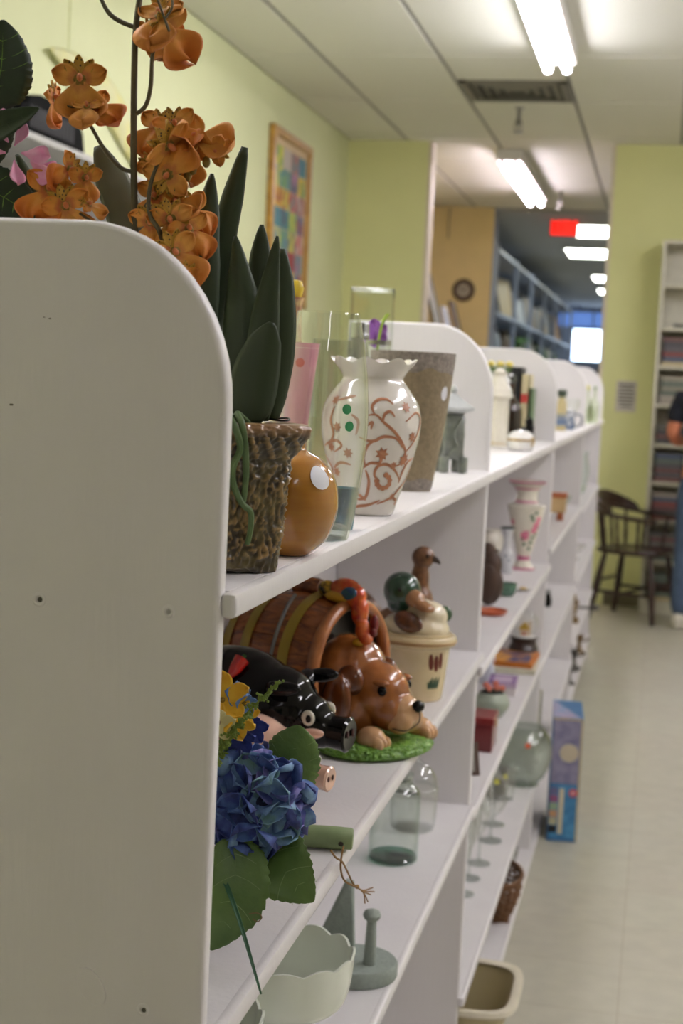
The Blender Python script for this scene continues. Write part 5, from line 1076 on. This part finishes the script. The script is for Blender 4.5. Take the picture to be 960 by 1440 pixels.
t = thing('yellow_toy_part', 'bright yellow plastic piece lying in the beige tub', 'toy', (-.03, 1.94, D2+.0075), .5); obj('piece', join(box(-.016, .016, -.05, .05, 0, .05, .006, 2)), M('yellow_plastic', (214, 200, 50), .4), t, False); obj('knob', ell((0, .02, .052), (.009, .009, .008)), M('yellow_plastic_dark', (190, 176, 40), .4), t)
# ---- blue box standing on the floor before the third unit
bx = thing('blue_product_box', 'tall blue printed cardboard box standing on the floor by the third unit', 'box', (.076, 3.91, 0), .075)
bw, bh = .048, .405
obj('carton', box(-bw, bw, -.14, .14, 0, bh, .0015, 1), M('carton_blue', (74, 128, 176), .5, col2=(58, 108, 160), scale=14), bx, False)
def pr_(nm, x0, x1, z0, z1, c, e=0, c2=None): return obj(nm, box(-bw+2*bw*x0, -bw+2*bw*x1, -.1408-e, -.139, bh*z0, bh*z1), M('print_%d_%d_%d' % c, c, .5, col2=c2, scale=40, amt=.3), bx, False)
pr_('print_upper', .02, .92, .47, .985, (120, 118, 150), 0, (150, 146, 172)); pr_('print_lower', .02, .93, .03, .455, (56, 120, 170), 0, (80, 150, 196)); pr_('print_edge', .93, .99, .01, .995, (206, 186, 140)); pr_('print_edge', .0, .99, .985, .998, (206, 186, 140))
obj('print_disc', xf(lathe([(0, .0), (.030, .0), (.030, -.001)], 30), Matrix.Translation((.008, -.1414, bh*.72)) @ Matrix.Rotation(PI/2, 4, 'X')), M('cream_disc', (206, 194, 168), .5), bx)
pr_('print_strip', .34, .5, .06, .43, (214, 204, 176), .0006)
for k, c in enumerate(((26, 24, 24), (190, 186, 150), (206, 160, 120), (150, 180, 150), (150, 90, 130), (110, 110, 150))): pr_('print_swatch', .03, .30, .07+.062*k, .07+.062*k+.055, c, .0006)
obj('print_badge', xf(lathe([(0, .0), (.014, .0), (.014, -.001)], 24), Matrix.Translation((.028, -.1418, bh*.40)) @ Matrix.Rotation(PI/2, 4, 'X')), M('red_badge', (206, 74, 92), .5), bx); obj('print_badge_centre', xf(lathe([(0, .0), (.006, .0), (.006, -.001)], 16), Matrix.Translation((.028, -.1424, bh*.40)) @ Matrix.Rotation(PI/2, 4, 'X')), M('pink_badge', (232, 190, 190), .5), bx)
obj('top_print', xf(prism([(-bw, -.135), (bw*.9, -.135), (-bw, .13)], .0008), Matrix.Translation((0, 0, bh))), M('top_blue', (120, 160, 200), .5, col2=(200, 160, 180), scale=30, amt=.4), bx, False)

# ================================================================ THIRD AND FOURTH UNITS
A3, B3, C3 = .9675, .6305, .3105
p = Vector((Yp(789, 575, 4.75).x, 4.75, TOP)); hh = Yp(789, 548, 4.75).z-TOP; t, pr = turned('dark_cap_bottle', 'cream bottle with dark green cap on the third unit', 'bottle', p, [(.016, 0), (.02, .004), (.02, hh*.6), (.013, hh*.75), (.012, hh*.82)], M('cream_label', (206, 190, 140), .5), .002)
obj('cap', lathe([(0, hh), (.018, hh), (.018, hh*.84), (.012, hh*.82)], 20), M('dark_green_cap', (62, 76, 60), .4), t); obj('label', lathe([(.0205, .02), (.0208, .022), (.0208, hh*.4), (.0205, hh*.42)], 24), M('blue_label', (110, 130, 160), .5), t)
p = Zp(796, 600, TOP); p.y = 4.9; p.x = Yp(795, 590, 4.9).x; t, pr = turned('blue_mug', 'blue and white patterned mug on the third unit', 'mug', p, [(.03, 0), (.034, .004), (.036, .03), (.036, .072)], M('blue_white_glaze', (214, 216, 220), .2, coat=.4, col2=(70, 100, 140), scale=60, amt=.15), .003)
obj('handle', tube([(.034, 0, .06), (.06, 0, .058), (.064, 0, .036), (.055, 0, .018), (.034, 0, .014)], .004, 8), M('grey_blue_handle', (100, 110, 124), .3), t).rotation_euler.z = .3
p = Vector((Yp(803, 575, 5.15).x, 5.15, TOP)); turned('clear_goblet', 'clear stemmed goblet behind the blue mug', 'glass', p, [(.03, 0), (.03, .002), (.006, .008), (.004, .03), (.004, .05), (.02, .065), (.032, .09), (.03, .12)], glass, .0015)
p = Zp(790, 732, A3); t = thing('wooden_rack_box', 'orange wooden box with cream front on the third unit', 'box', Vector((p.x-.06, p.y+.02, A3)), .05)
obj('box', box(-.07, .07, -.05, .05, .03, .085, .003, 1), M('cream_wood', (214, 182, 130), .5), t, False); obj('lid', box(-.074, .074, -.054, .054, .085, .1, .003, 1), M('orange_wood', (190, 108, 62), .5), t, False)
for x in (-.05, .05): obj('foot', box(x-.012, x+.012, -.03, .03, 0, .03), M('orange_wood', (190, 108, 62), .5), t, False)
p = Zp(800, 700, A3); turned('pressed_glass_dish', 'clear pressed glass dish behind the wooden box', 'glass dish', Vector((-.1, 4.95, A3)), [(.05, 0), (.055, .004), (.08, .05), (.085, .07)], GLASS('green_tint_glass'), .003)
p = Zp(787, 832, B3); t = thing('glass_tray', 'flat clear glass tray leaning on the back of the third unit', 'tray', Vector((-.19, 4.6, B3)), .0)
obj('plate', xf(box(-.004, .004, -.14, .14, 0, .18, .002, 1), Matrix.Rotation(-.35, 4, 'Y')), GLASS('green_tint_glass'), t, False); obj('rim', xf(join(box(-.006, .006, -.145, .145, .176, .184, .002, 1), box(-.006, .006, -.145, -.137, 0, .18, .002, 1), box(-.006, .006, .137, .145, 0, .18, .002, 1)), Matrix.Rotation(-.35, 4, 'Y')), GLASS('rim_glass'), t, False)
p = Zp(772, 853, B3); t = thing('black_salt_shaker', 'small black shaker at the near end of the third unit', 'shaker', Vector((p.x-.01, max(p.y, 3.66), B3))); obj('body', lathe([(0, 0), (.016, 0), (.018, .02), (.012, .05), (0, .052)], 20), blk, t); obj('cap', lathe([(.012, .05), (.014, .052), (.012, .064), (0, .068)], 20), steel, t)
p = Zp(780, 815, B3); turned('peach_cup', 'small peach coloured cup on the middle board of the third unit', 'cup', Vector((-.05, 3.95, B3)), [(.014, 0), (.018, .003), (.022, .03), (.026, .045)], M('peach_glaze', (220, 170, 150), .3), .002)
xb = Xp(772, 985, -.02)
book('upright_book', 'dark red book leaning over a cream book in the third unit', -.10, -.02, 3.68, 3.71, C3, C3+.2, (112, 60, 58), group='books in the third unit'); book('upright_book', 'cream spined book beside the dark red book in the third unit', -.12, .0, 3.72, 3.745, C3, C3+.185, (214, 214, 196), group='books in the third unit'); book('upright_book', 'pale green book last of the books in the third unit', -.12, -.005, 3.755, 3.775, C3, C3+.18, (176, 186, 150), group='books in the third unit')
# fourth unit
for k, (px, lb, c) in enumerate(((826, 'slim glass bottle with yellow stopper on the fourth unit', (206, 200, 90)), (836, 'slim pale green glass bottle on the fourth unit', (150, 170, 130)), (831, 'short clear bottle between the slim bottles on the fourth unit', (200, 206, 190)))):
    Y = 6.1+.2*k; p = Vector((Yp(px, 560, Y).x, Y, TOP)); hh = .16 if k < 2 else .1
    t, pr = turned('slim_bottle', lb, 'bottle', p, [(.018, 0), (.022, .004), (.024, hh*.5), (.01, hh*.75), (.009, hh*.95), (.011, hh)], GLASS('pale_bottle_glass', (248, 251, 244), (214, 224, 200), .05, .6), .002, group='glass bottles on the fourth unit')
    obj('stopper', lathe([(0, hh-.003), (.007, hh-.002), (.009, hh+.012), (0, hh+.02)], 14), M('stopper_%d' % k, c, .4), t)
A4, B4, C4, D4 = .9505, .6505, .3805, .1305
for k, (Y, lb) in enumerate(((5.75, 'clear glass vase nearest on the second board of the fourth unit'), (6.1, 'clear glass bowl on the second board of the fourth unit'), (6.5, 'tall clear glass vase on the second board of the fourth unit'))):
    hh = (.16, .08, .2)[k]; turned('clear_vase', lb, 'glass vase', Vector((-.07, Y, A4)), [(.03, 0), (.034, .004), (.05, hh*.5), (.038, hh*.85), (.046, hh)], GLASS('green_tint_glass'), .002, group='glassware on the fourth unit')
for k, (Y, lb) in enumerate(((5.8, 'white stacked dishes on the third board of the fourth unit'), (6.4, 'pale footed dish on the third board of the fourth unit'))):
    turned('white_dish', lb, 'dish', Vector((-.09, Y, B4)), [(.03, 0), (.035, .004), (.07, .03), (.08, .045)], whitew, .003, group='dishes on the fourth unit')
brass = M('old_brass', (150, 124, 84), .3, .8, col2=(100, 80, 54), scale=60); dmet = M('dark_metal', (92, 88, 84), .4, .7)
p = Zp(814, 866, C4); t = thing('brass_figurine', 'aged brass figurine standing on the fourth unit', 'figurine', Vector((-.035, 5.95, C4)), -.4)
obj('plinth', lathe([(0, 0), (.034, 0), (.036, .01), (.028, .03), (0, .032)], 24), brass, t)
b_ = blob('figure', [ell((0, 0, .065), (.026, .022, .04)), ell((0, 0, .11), (.02, .017, .03)), ell((.002, 0, .145), (.014, .014, .016)), ell((.022, 0, .1), (.018, .008, .009), Matrix.Rotation(.6, 3, 'Y')), ell((-.02, 0, .1), (.012, .008, .018))], brass, t, .0035, 3)
p = Zp(835, 862, C4); t = thing('dark_metal_ladle', 'dark metal ladle jutting over the edge of the fourth unit', 'ladle', Vector((-.02, 6.35, C4)), .1); obj('handle', tube([(-.12, 0, .012), (-.02, 0, .016), (.05, 0, .016)], .006, 8), dmet, t); obj('bowl', ell((.07, 0, .018), (.03, .022, .015)), dmet, t)
for k, (Y, lb) in enumerate(((5.75, 'small metal candlestick jutting out on the lowest board'), (6.15, 'small dark metal bell on the lowest board of the fourth unit'), (6.6, 'small brass cup on the lowest board of the fourth unit'))):
    p = Vector((-.02, Y, D4)); t = thing('metal_trinket', lb, 'trinket', p, 0, 'metal trinkets on the fourth unit')
    obj('body', lathe(sprof([(0, 0), (.03, 0), (.032, .006), (.012, .02), (.01, .06), (.02, .075), (.022, .09), (0, .092)], 3), 24), (dmet, dmet, brass)[k], t); obj('arm', tube([(.01, 0, .06), (.035, 0, .065), (.05, 0, .08)], .005, 8), (dmet, dmet, brass)[k], t)
# ================================================================ RIGHT: NOTICE, BOOKCASE, CHAIR, PERSON
na, nb = Yp(867, 535, YB-.01), Yp(893, 580, YB-.01)
t = thing('paper_notice', 'white paper notice with lines of text taped to the yellow wall', 'notice', (na.x, YB-.0065, nb.z))
nw, nh = nb.x-na.x, na.z-nb.z
obj('sheet', box(0, nw, -.002, 0, 0, nh), M('notice_paper', (214, 208, 198), .7), t, False)
for k in range(7):
    q = (.8, .7, .82, .74, .8, .7, .55)[k]; obj('text_line', box(nw*(.5-q/2), nw*(.5+q/2), -.0026, -.002, nh*(.88-.115*k)-.008, nh*(.88-.115*k)+.004), M('ink', (110, 104, 104), .7), t, False)
# bookcase
BX, BYF = .245, 9.085; bc_m = M('bookcase_white', (222, 218, 200), .45)
ORD = ['bottom', 'second', 'third', 'fourth', 'fifth', 'sixth']
bcw = 1.0; bc = thing('bookcase', 'tall white bookcase full of video cases by the back wall', 'bookcase', (BX, BYF, 0))
obj('side_panel', box(0, .025, 0, .26, 0, 2.44, .003, 1), bc_m, bc, False); obj('side_panel', box(bcw-.025, bcw, 0, .26, 0, 2.44, .003, 1), bc_m, bc, False)
obj('back_panel', box(.025, bcw-.025, .25, .26, .06, 2.42), bc_m, bc, False); obj('plinth', box(.025, bcw-.025, .01, .25, 0, .06), bc_m, bc, False)
zs = [.06, .33, .60, .85, 1.10, 1.36, 1.61, 1.86, 2.14, 2.42]
for z in zs: obj('shelf_board', box(.025, bcw-.025, 0, .25, z, z+.022, .002, 1), bc_m, bc, False)
rb = random.Random(11)
cc = [(70, 66, 72), (96, 60, 58), (60, 70, 92), (150, 140, 130), (86, 84, 78), (120, 78, 70), (54, 54, 58), (134, 128, 112), (176, 160, 120), (84, 96, 88), (112, 50, 46)]
SHN = ['bottom', 'second lowest', 'third lowest', 'fourth lowest', 'fifth', 'sixth', 'seventh']
for i, z in enumerate(zs[:7]):
    zc = z+.0225; top = zs[i+1]-.025; n = 0
    cap = 6 if i != 4 else 4
    while zc+.03 < top and n < cap:
        hgt = rb.uniform(.026, .034); c = rb.choice(cc); xo = rb.uniform(0, .012)
        t = thing('video_case', '%s video case from below in the flat stack on the %s bookcase shelf' % (ORD[n], SHN[i]), 'video case', (BX+.03+xo, BYF+.015+rb.uniform(0, .01), zc), 0, 'video cases stacked on the %s bookcase shelf' % SHN[i])
        m = M('case_%d_%d_%d' % c, c, .45); m2 = M('label_%d_%d_%d' % c, tuple(min(255, v+50) for v in c), .5)
        obj('case', box(0, .19, 0, .11, 0, hgt-.001, .002, 1), m, t, False); obj('spine_label', box(.015, .17, -.0006, .0, .006, hgt-.007), m2, t, False)
        zc += hgt+.0006; n += 1
    for k in range(4):      # upright cases to the right of the stack
        w = rb.uniform(.024, .032); c = rb.choice(cc); x = BX+.245+.034*k
        t = thing('video_case', '%s upright video case right of the flat stack on the %s bookcase shelf' % (('first', 'second', 'third', 'fourth')[k], SHN[i]), 'video case', (x, BYF+.02, z+.0225), 0, 'upright video cases on the %s bookcase shelf' % SHN[i])
        obj('case', box(0, w, 0, .12, 0, .19, .002, 1), M('case_%d_%d_%d' % c, c, .45), t, False); obj('spine_label', box(.004, w-.004, -.0006, 0, .02, .17), M('label_%d_%d_%d' % c, tuple(min(255, v+50) for v in c), .5), t, False)
t = thing('small_tape', 'dark flat object lying on the upper bookcase shelf', 'tape', (BX+.1, BYF+.05, zs[7]+.0225)); obj('case', box(0, .18, 0, .1, 0, .022, .003, 1), M('case_54_54_58', (54, 54, 58), .45), t, False); obj('label', box(.02, .16, .01, .09, .022, .0226), M('label_54_54_58', (104, 104, 108), .5), t, False)
# captain's chair
ch = thing('captains_chair', 'dark wooden armchair with spindle back standing before the bookcase', 'chair', (.21, 8.79, 0), -.35)
dw = M('dark_chair_wood', (52, 26, 20), .3, coat=.3, col2=(38, 18, 14), scale=30, stretch=(1, 1, .2))
obj('seat', rings([rr_ring(.20, .21, .425, 3.2), rr_ring(.225, .235, .43, 3.2), rr_ring(.23, .24, .445, 3.2), rr_ring(.225, .235, .458, 3.2), rr_ring(.18, .19, .452, 3.2)], True, True), dw, ch)
LG = {}
for sx in (-1, 1):
    for sy in (-1, 1):
        a, b_ = Vector((sx*.15, sy*.155, .43)), Vector((sx*.215, sy*.215, 0)); LG[(sx, sy)] = (a, b_)
        obj('leg', tube([a, a.lerp(b_, .25), a.lerp(b_, .5), a.lerp(b_, .78), b_], [.015, .021, .024, .019, .015], 12, 4), dw, ch)
def at_(k, f_): return LG[k][0].lerp(LG[k][1], f_)
for sy in (-1, 1): obj('stretcher', tube([at_((-1, sy), .58), at_((1, sy), .58)], .010, 8, 3), dw, ch)
obj('stretcher', tube([at_((-1, -1), .42), at_((-1, 1), .42)], .010, 8, 3), dw, ch); obj('stretcher', tube([at_((1, -1), .45), at_((1, 1), .45)], .010, 8, 3), dw, ch); obj('stretcher', tube([(0, at_((-1, -1), .58).y, at_((1, -1), .58).z), (0, at_((-1, 1), .58).y, at_((1, 1), .58).z)], .010, 8, 3), dw, ch)
rail = [(.20, -.262, .655), (.10, -.262, .66), (-.05, -.258, .67), (-.17, -.205, .69), (-.235, -.10, .71), (-.25, 0, .715), (-.235, .10, .71), (-.17, .205, .69), (-.05, .258, .67), (.10, .262, .66), (.20, .262, .655)]
S_ = smooth(rail, 6)
def rail_geo():
    RS = []
    for i, p in enumerate(S_):
        t_ = (S_[min(i+1, len(S_)-1)]-S_[max(i-1, 0)]).normalized(); s = Vector((t_.y, -t_.x, 0)).normalized(); f_ = i/(len(S_)-1)
        w = .026+.012*abs(2*f_-1)**4; RS.append([p+s*w*a+Vector((0, 0, b_*.013)) for a, b_ in ((-1, -.7), (-.7, -1), (.7, -1), (1, -.7), (1, .7), (.7, 1), (-.7, 1), (-1, .7))])
    return rings(RS, True, True)
obj('arm_rail', rail_geo(), dw, ch)
crest = []
for i in range(14, 47):
    p = S_[i]; f_ = (i-14)/32; h_ = .075*math.sin(PI*f_)**.5+.012; o_ = Vector((p.x, p.y, 0)).normalized()
    crest.append([p+o_*a+Vector((0, 0, .012+z)) for a, z in ((-.014, 0), (.014, 0), (.026, h_*.9), (.02, h_), (.004, h_), (-.002, h_*.9))])
obj('crest_rail', rings(crest, True, True), dw, ch)
for k in range(9):
    i = int(6+k*(len(S_)-13)/8); p = S_[i]; q = Vector((p.x*.86, p.y*.84, .45)); obj('spindle', tube([q, q.lerp(p, .4), q.lerp(p, .62), p-Vector((0, 0, .008))], [.009, .013, .009, .012, .008], 8, 4), dw, ch)

# ---- person at the picture's right edge, facing the bookcase
pr0 = thing('person', 'person in dark navy t-shirt, blue jeans and white sneakers, cropped by the right edge', 'person', (.605, 8.5, 0), -.25)
skin = M('skin', (196, 122, 92), .5, col2=(186, 112, 82), scale=20); navy_c = M('navy_cotton', (22, 25, 38), .85, bump=.2, bscale=200); jean = M('blue_denim', (74, 92, 118), .85, col2=(58, 74, 100), scale=25, bump=.3, bscale=400); hairm = M('dark_hair', (44, 32, 24), .6); shoe_m = M('white_sneaker', (212, 206, 190), .6)
def skin_body(name, V, Ed, mat, parent, sub=2):
    m = bpy.data.meshes.new(name); m.from_pydata([v[:3] for v in V], Ed, []); o = bpy.data.objects.new(name, m); COL.objects.link(o); o.parent = parent; m.materials.append(mat)
    md = o.modifiers.new('skin', 'SKIN'); md.use_smooth_shade = True
    for i, v in enumerate(V):
        r = v[3]; sv = m.skin_vertices[0].data[i]; sv.radius = r if isinstance(r, tuple) else (r, r); sv.use_root = (i == 0)
    s = o.modifiers.new('sub', 'SUBSURF'); s.levels = sub; s.render_levels = sub
    return o
# whole continuous body: pelvis, spine, neck, head, arms (left elbow bent), legs; local +y is ahead
BV = [(0, 0, .96, (.105, .082)), (0, .0, 1.12, (.12, .09)), (0, .0, 1.30, (.14, .10)), (0, .0, 1.43, (.115, .08)), (0, .005, 1.50, (.05, .05)), (0, .02, 1.56, (.05, .052)), (0, .035, 1.63, (.075, .09)), (0, .035, 1.72, (.07, .085)), (0, .03, 1.765, (.035, .04)),
      (-.17, 0, 1.42, .058), (-.225, -.02, 1.22, .046), (-.215, .06, 1.16, .040), (-.14, .20, 1.17, .030), (-.10, .255, 1.18, (.036, .02)),
      (.17, 0, 1.42, .058), (.225, -.02, 1.22, .046), (.215, .06, 1.14, .040), (.14, .20, 1.17, .030), (.10, .255, 1.18, (.036, .02)),
      (-.09, 0, .88, .088), (-.10, .01, .50, .058), (-.105, -.015, .30, .052), (-.105, -.02, .09, .036), (-.11, .06, .045, (.036, .03)),
      (.09, 0, .88, .088), (.10, .01, .50, .058), (.105, -.015, .30, .052), (.105, -.02, .09, .036), (.11, .06, .045, (.036, .03))]
BE = [(0, 1), (1, 2), (2, 3), (3, 4), (4, 5), (5, 6), (6, 7), (7, 8), (3, 9), (9, 10), (10, 11), (11, 12), (12, 13), (3, 14), (14, 15), (15, 16), (16, 17), (17, 18), (0, 19), (19, 20), (20, 21), (21, 22), (22, 23), (0, 24), (24, 25), (25, 26), (26, 27), (27, 28)]
bodyo = skin_body('body', BV, BE, skin, pr0)
skin_body('t_shirt', [(0, 0, .91, (.150, .120)), (0, .0, 1.12, (.143, .112)), (0, .0, 1.30, (.158, .118)), (0, .0, 1.425, (.13, .094)), (0, .0, 1.475, (.068, .066)), (-.175, 0, 1.42, .074), (-.222, -.016, 1.26, .066), (.175, 0, 1.42, .074), (.222, -.016, 1.26, .066)], [(0, 1), (1, 2), (2, 3), (3, 4), (3, 5), (5, 6), (3, 7), (7, 8)], navy_c, bodyo)
skin_body('jeans', [(0, 0, 1.03, (.135, .108)), (0, 0, .93, (.142, .113)), (-.09, 0, .84, .10), (-.10, .01, .50, .075), (-.105, -.012, .30, .068), (-.105, -.018, .075, .062), (.09, 0, .84, .10), (.10, .01, .50, .075), (.105, -.012, .30, .068), (.105, -.018, .075, .062)], [(0, 1), (1, 2), (2, 3), (3, 4), (4, 5), (1, 6), (6, 7), (7, 8), (8, 9)], jean, bodyo)
obj('hair', join(ell((0, .015, 1.715), (.082, .098, .082)), ell((0, -.025, 1.66), (.074, .06, .075))), hairm, bodyo)
for s in (-1, 1):
    sh = blob('sneaker', [ell((s*.108, .03, .04), (.046, .10, .036)), ell((s*.108, .10, .032), (.045, .055, .028)), ell((s*.106, -.03, .06), (.043, .05, .05)), ell((s*.108, .035, .015), (.047, .12, .014))], shoe_m, bodyo, .008, 3)
    obj('ear', ell((s*.074, .03, 1.66), (.010, .018, .03)), skin, bodyo)
    obj('eye', ell((s*.03, .118, 1.675), (.012, .007, .008)), M('eye_white', (222, 216, 196), .2), bodyo)
    hx_ = s*.10; hand = Vector((hx_, .27, 1.185))
    for k in range(4):
        fx = hx_+s*(-.028+.018*k)*-1; L_ = (.062, .072, .068, .054)[k]
        obj('finger', tube([(fx, .268, 1.185), (fx, .268+L_*.5, 1.188), (fx-s*.004, .268+L_*.85, 1.170), (fx-s*.008, .268+L_*.9, 1.150)], [.0095, .0088, .0078, .006], 8, 3), skin, bodyo)
    obj('thumb', tube([(hx_-s*.026, .235, 1.185), (hx_-s*.048, .262, 1.198), (hx_-s*.050, .29, 1.195)], [.011, .0095, .0065], 8, 3), skin, bodyo)
obj('nose', ell((0, .128, 1.648), (.014, .018, .022)), skin, bodyo); obj('mouth', ell((0, .118, 1.605), (.026, .008, .006)), M('lips', (160, 90, 80), .5), bodyo)
t = thing('held_case', 'video case held in the hands of the person', 'video case', (.605, 8.5, 0), -.25); obj('case', box(-.085, .085, .33, .35, 1.06, 1.18, .002, 1), M('case_60_70_92', (60, 70, 92), .45), t, False); obj('cover_sheet', box(-.08, .08, .3296, .33, 1.065, 1.175), M('label_60_70_92', (110, 120, 142), .5), t, False)

# ================================================================ PASSAGE AND FAR ROOM
cp = Yp(652, 408, YS); t = thing('wall_clock', 'round brown wall clock on the tan wall end', 'clock', (cp.x, YS-.001, cp.z))
RX = Matrix.Rotation(PI/2, 4, 'X')
obj('rim', xf(lathe(sprof([(.065, .0), (.10, .004), (.105, .02), (.09, .034), (.068, .03), (.065, .012)], 3), 40), RX), M('clock_brown', (84, 62, 42), .45), t); obj('dial', xf(lathe([(0, .012), (.07, .012)], 36), RX), M('clock_dial', (176, 168, 146), .5), t)
for a, L_, w in ((.6, .035, .004), (-1.2, .052, .003)): obj('hand', xf(box(-w, w, -.016, -.0145, -.008, L_), Matrix.Rotation(a, 4, 'Y')), M('clock_hand', (40, 36, 32), .5), t, False)
for k in range(12): obj('hour_mark', xf(box(-.002, .002, -.0145, -.0125, .054, .064), Matrix.Rotation(k*PI/6, 4, 'Y')), M('clock_hand', (40, 36, 32), .5), t, False)
# low console with leaning frames on the left of the passage
con = thing('console_shelf', 'brown wooden console along the left wall of the passage', 'console', (XW+.005, 11.0, 0)); wdm = M('console_wood', (96, 66, 42), .5)
obj('top', box(0, .55, 0, 2.0, 1.70, 1.74, .004, 1), wdm, con, False); obj('body', box(.02, .53, .02, 1.98, 0, 1.70), wdm, con, False)
for k in range(4): obj('drawer_front', box(.53, .538, .05+.48*k, .49+.48*k, .3, 1.6, .003, 1), M('console_wood_light', (112, 80, 52), .5), con, False)
def frame_pic(name, label, loc, rz, w, h, lean, fm_, pic):
    t = thing(name, label, 'picture frame', loc, rz, 'leaning frames'); R = Matrix.Rotation(lean, 4, 'Y'); e = .03
    obj('frame', xf(join(box(0, .02, -w/2, -w/2+e, 0, h), box(0, .02, w/2-e, w/2, 0, h), box(0, .02, -w/2, w/2, 0, e), box(0, .02, -w/2, w/2, h-e, h)), R), fm_, t, False); obj('print', xf(box(.004, .012, -w/2+e, w/2-e, e, h-e), R), pic, t, False); return t
for k, (y, w, h, lb, f_, c) in enumerate(((11.25, .4, .62, 'large dark framed picture leaning on the passage console', (60, 50, 46), (120, 110, 96)), (11.85, .3, .36, 'pale blue framed print in front of the dark frame on the console', (190, 196, 206), (176, 186, 200)), (12.5, .34, .44, 'brown framed print leaning at the far end of the console', (92, 52, 36), (150, 136, 116)))):
    frame_pic('leaning_frame', lb, (XW+.44, y, 1.742), 0, w, h, -.28, M('frame_col_%d' % k, f_, .4), M('frame_print_%d' % k, c, .5, col2=tuple(v*.7 for v in c), scale=12, amt=.4))
# wire hanging beside the stub wall
wv = obj('hanging_wire', tube([Yp(633, 292, YS-.06), Yp(631, 312, YS-.06), Yp(630, 335, YS-.06)], .006, 6), M('grey_cable', (130, 124, 112), .6)); tag(wv, 'thin grey cable hanging from the passage ceiling by the tan wall', 'cable')
# long blue grey shelving along the left of the far room
bs_m = M('blue_grey_metal', (128, 138, 160), .45); sh_ = thing('long_metal_shelving', 'long blue grey metal shelving along the left of the far room', 'shelving', (XW+.02, 13.6, 0))
SL = 12.0; SD = .58
for z in (.1, .7, 1.25, 1.72, 2.16, 2.76): obj('shelf_board', box(0, SD, 0, SL, z-.035, z), bs_m, sh_, False)
for k in range(7):
    for x in (.0, SD-.04): obj('post', box(x, x+.04, k*(SL-.04)/6, k*(SL-.04)/6+.04, 0, 2.8), bs_m, sh_, False)
obj('back_panel', box(0, .01, 0, SL, 0, 2.8), M('shelving_back', (96, 104, 120), .6), sh_, False)
rf = random.Random(5); fc = [(44, 44, 50), (110, 84, 56), (78, 76, 80), (150, 132, 96), (60, 66, 80), (140, 146, 156)]
WHR = ['nearest the tan wall', 'second from the tan wall', 'third from the tan wall', 'fourth from the tan wall', 'fifth from the tan wall', 'sixth from the tan wall', 'seventh from the tan wall', 'eighth from the tan wall', 'ninth from the tan wall', 'tenth from the tan wall', 'eleventh from the tan wall', 'twelfth from the tan wall', 'thirteenth from the tan wall', 'farthest from the tan wall']
for k in range(14):
    y = 13.85+.82*k; w = rf.uniform(.36, .6); h = rf.uniform(.36, .52); c = fc[k % 6]
    frame_pic('leaning_frame', 'framed picture on the top shelf of the metal shelving, '+WHR[k], (XW+.42, y+.2, 2.162), rf.uniform(-.25, .1), w, h, -.22, M('far_frame_%d' % (k % 6), c, .45), M('far_print_%d' % (k % 6), tuple(min(255, v+8) for v in c), .5))
for k in range(10):
    y = 14.0+1.1*k; c = rf.choice([(176, 176, 170), (92, 76, 60), (60, 84, 60), (120, 128, 140)]); kk = ['nearest', 'second nearest', 'third nearest', 'fourth nearest', 'fifth nearest', 'sixth nearest', 'seventh nearest', 'eighth nearest', 'ninth nearest', 'farthest'][k]
    turned('far_vase', 'vase on the middle shelf of the metal shelving, %s' % kk, 'vase', (XW+.4, y+.1, 1.722), [(.05, 0), (.06, .01), (.1, .12), (.08, .24), (.05, .3), (.07, .34)], M('far_vase_%d_%d_%d' % c, c, .4), .005, group='vases on the metal shelving')
pl = thing('far_green_plant', 'small green potted plant on the far metal shelving', 'plant', (XW+.5, 16.85, 1.722)); obj('pot', lathe([(0, 0), (.06, 0), (.08, .12), (0, .12)], 20), M('plant_pot', (110, 90, 70), .6), pl)
for k in range(14):
    a = k*2.4; obj('leaf', leaf([(0, 0, .11), (.08*math.cos(a), .08*math.sin(a), .24+.01*(k % 4)), (.19*math.cos(a), .19*math.sin(a), .22+.02*(k % 5))], [.02, .06, .05, .01], (-math.sin(a), math.cos(a), 0), .1), M('far_leaf', (76, 124, 60), .5), pl, thick=.002)
# dark cabinet under the bright window
t = thing('dark_cabinet', 'low dark cabinet below the bright far window', 'cabinet', (wx0+.6, YF-.5, 0)); obj('body', box(-.1, .9, 0, .45, 0, 1.85, .01, 1), M('dark_cab', (52, 52, 60), .5), t, False)
for k in range(2): obj('door', box(-.08+.5*k, .38+.5*k, -.015, 0, .1, 1.8, .005, 1), M('dark_cab_door', (62, 62, 72), .5), t, False)
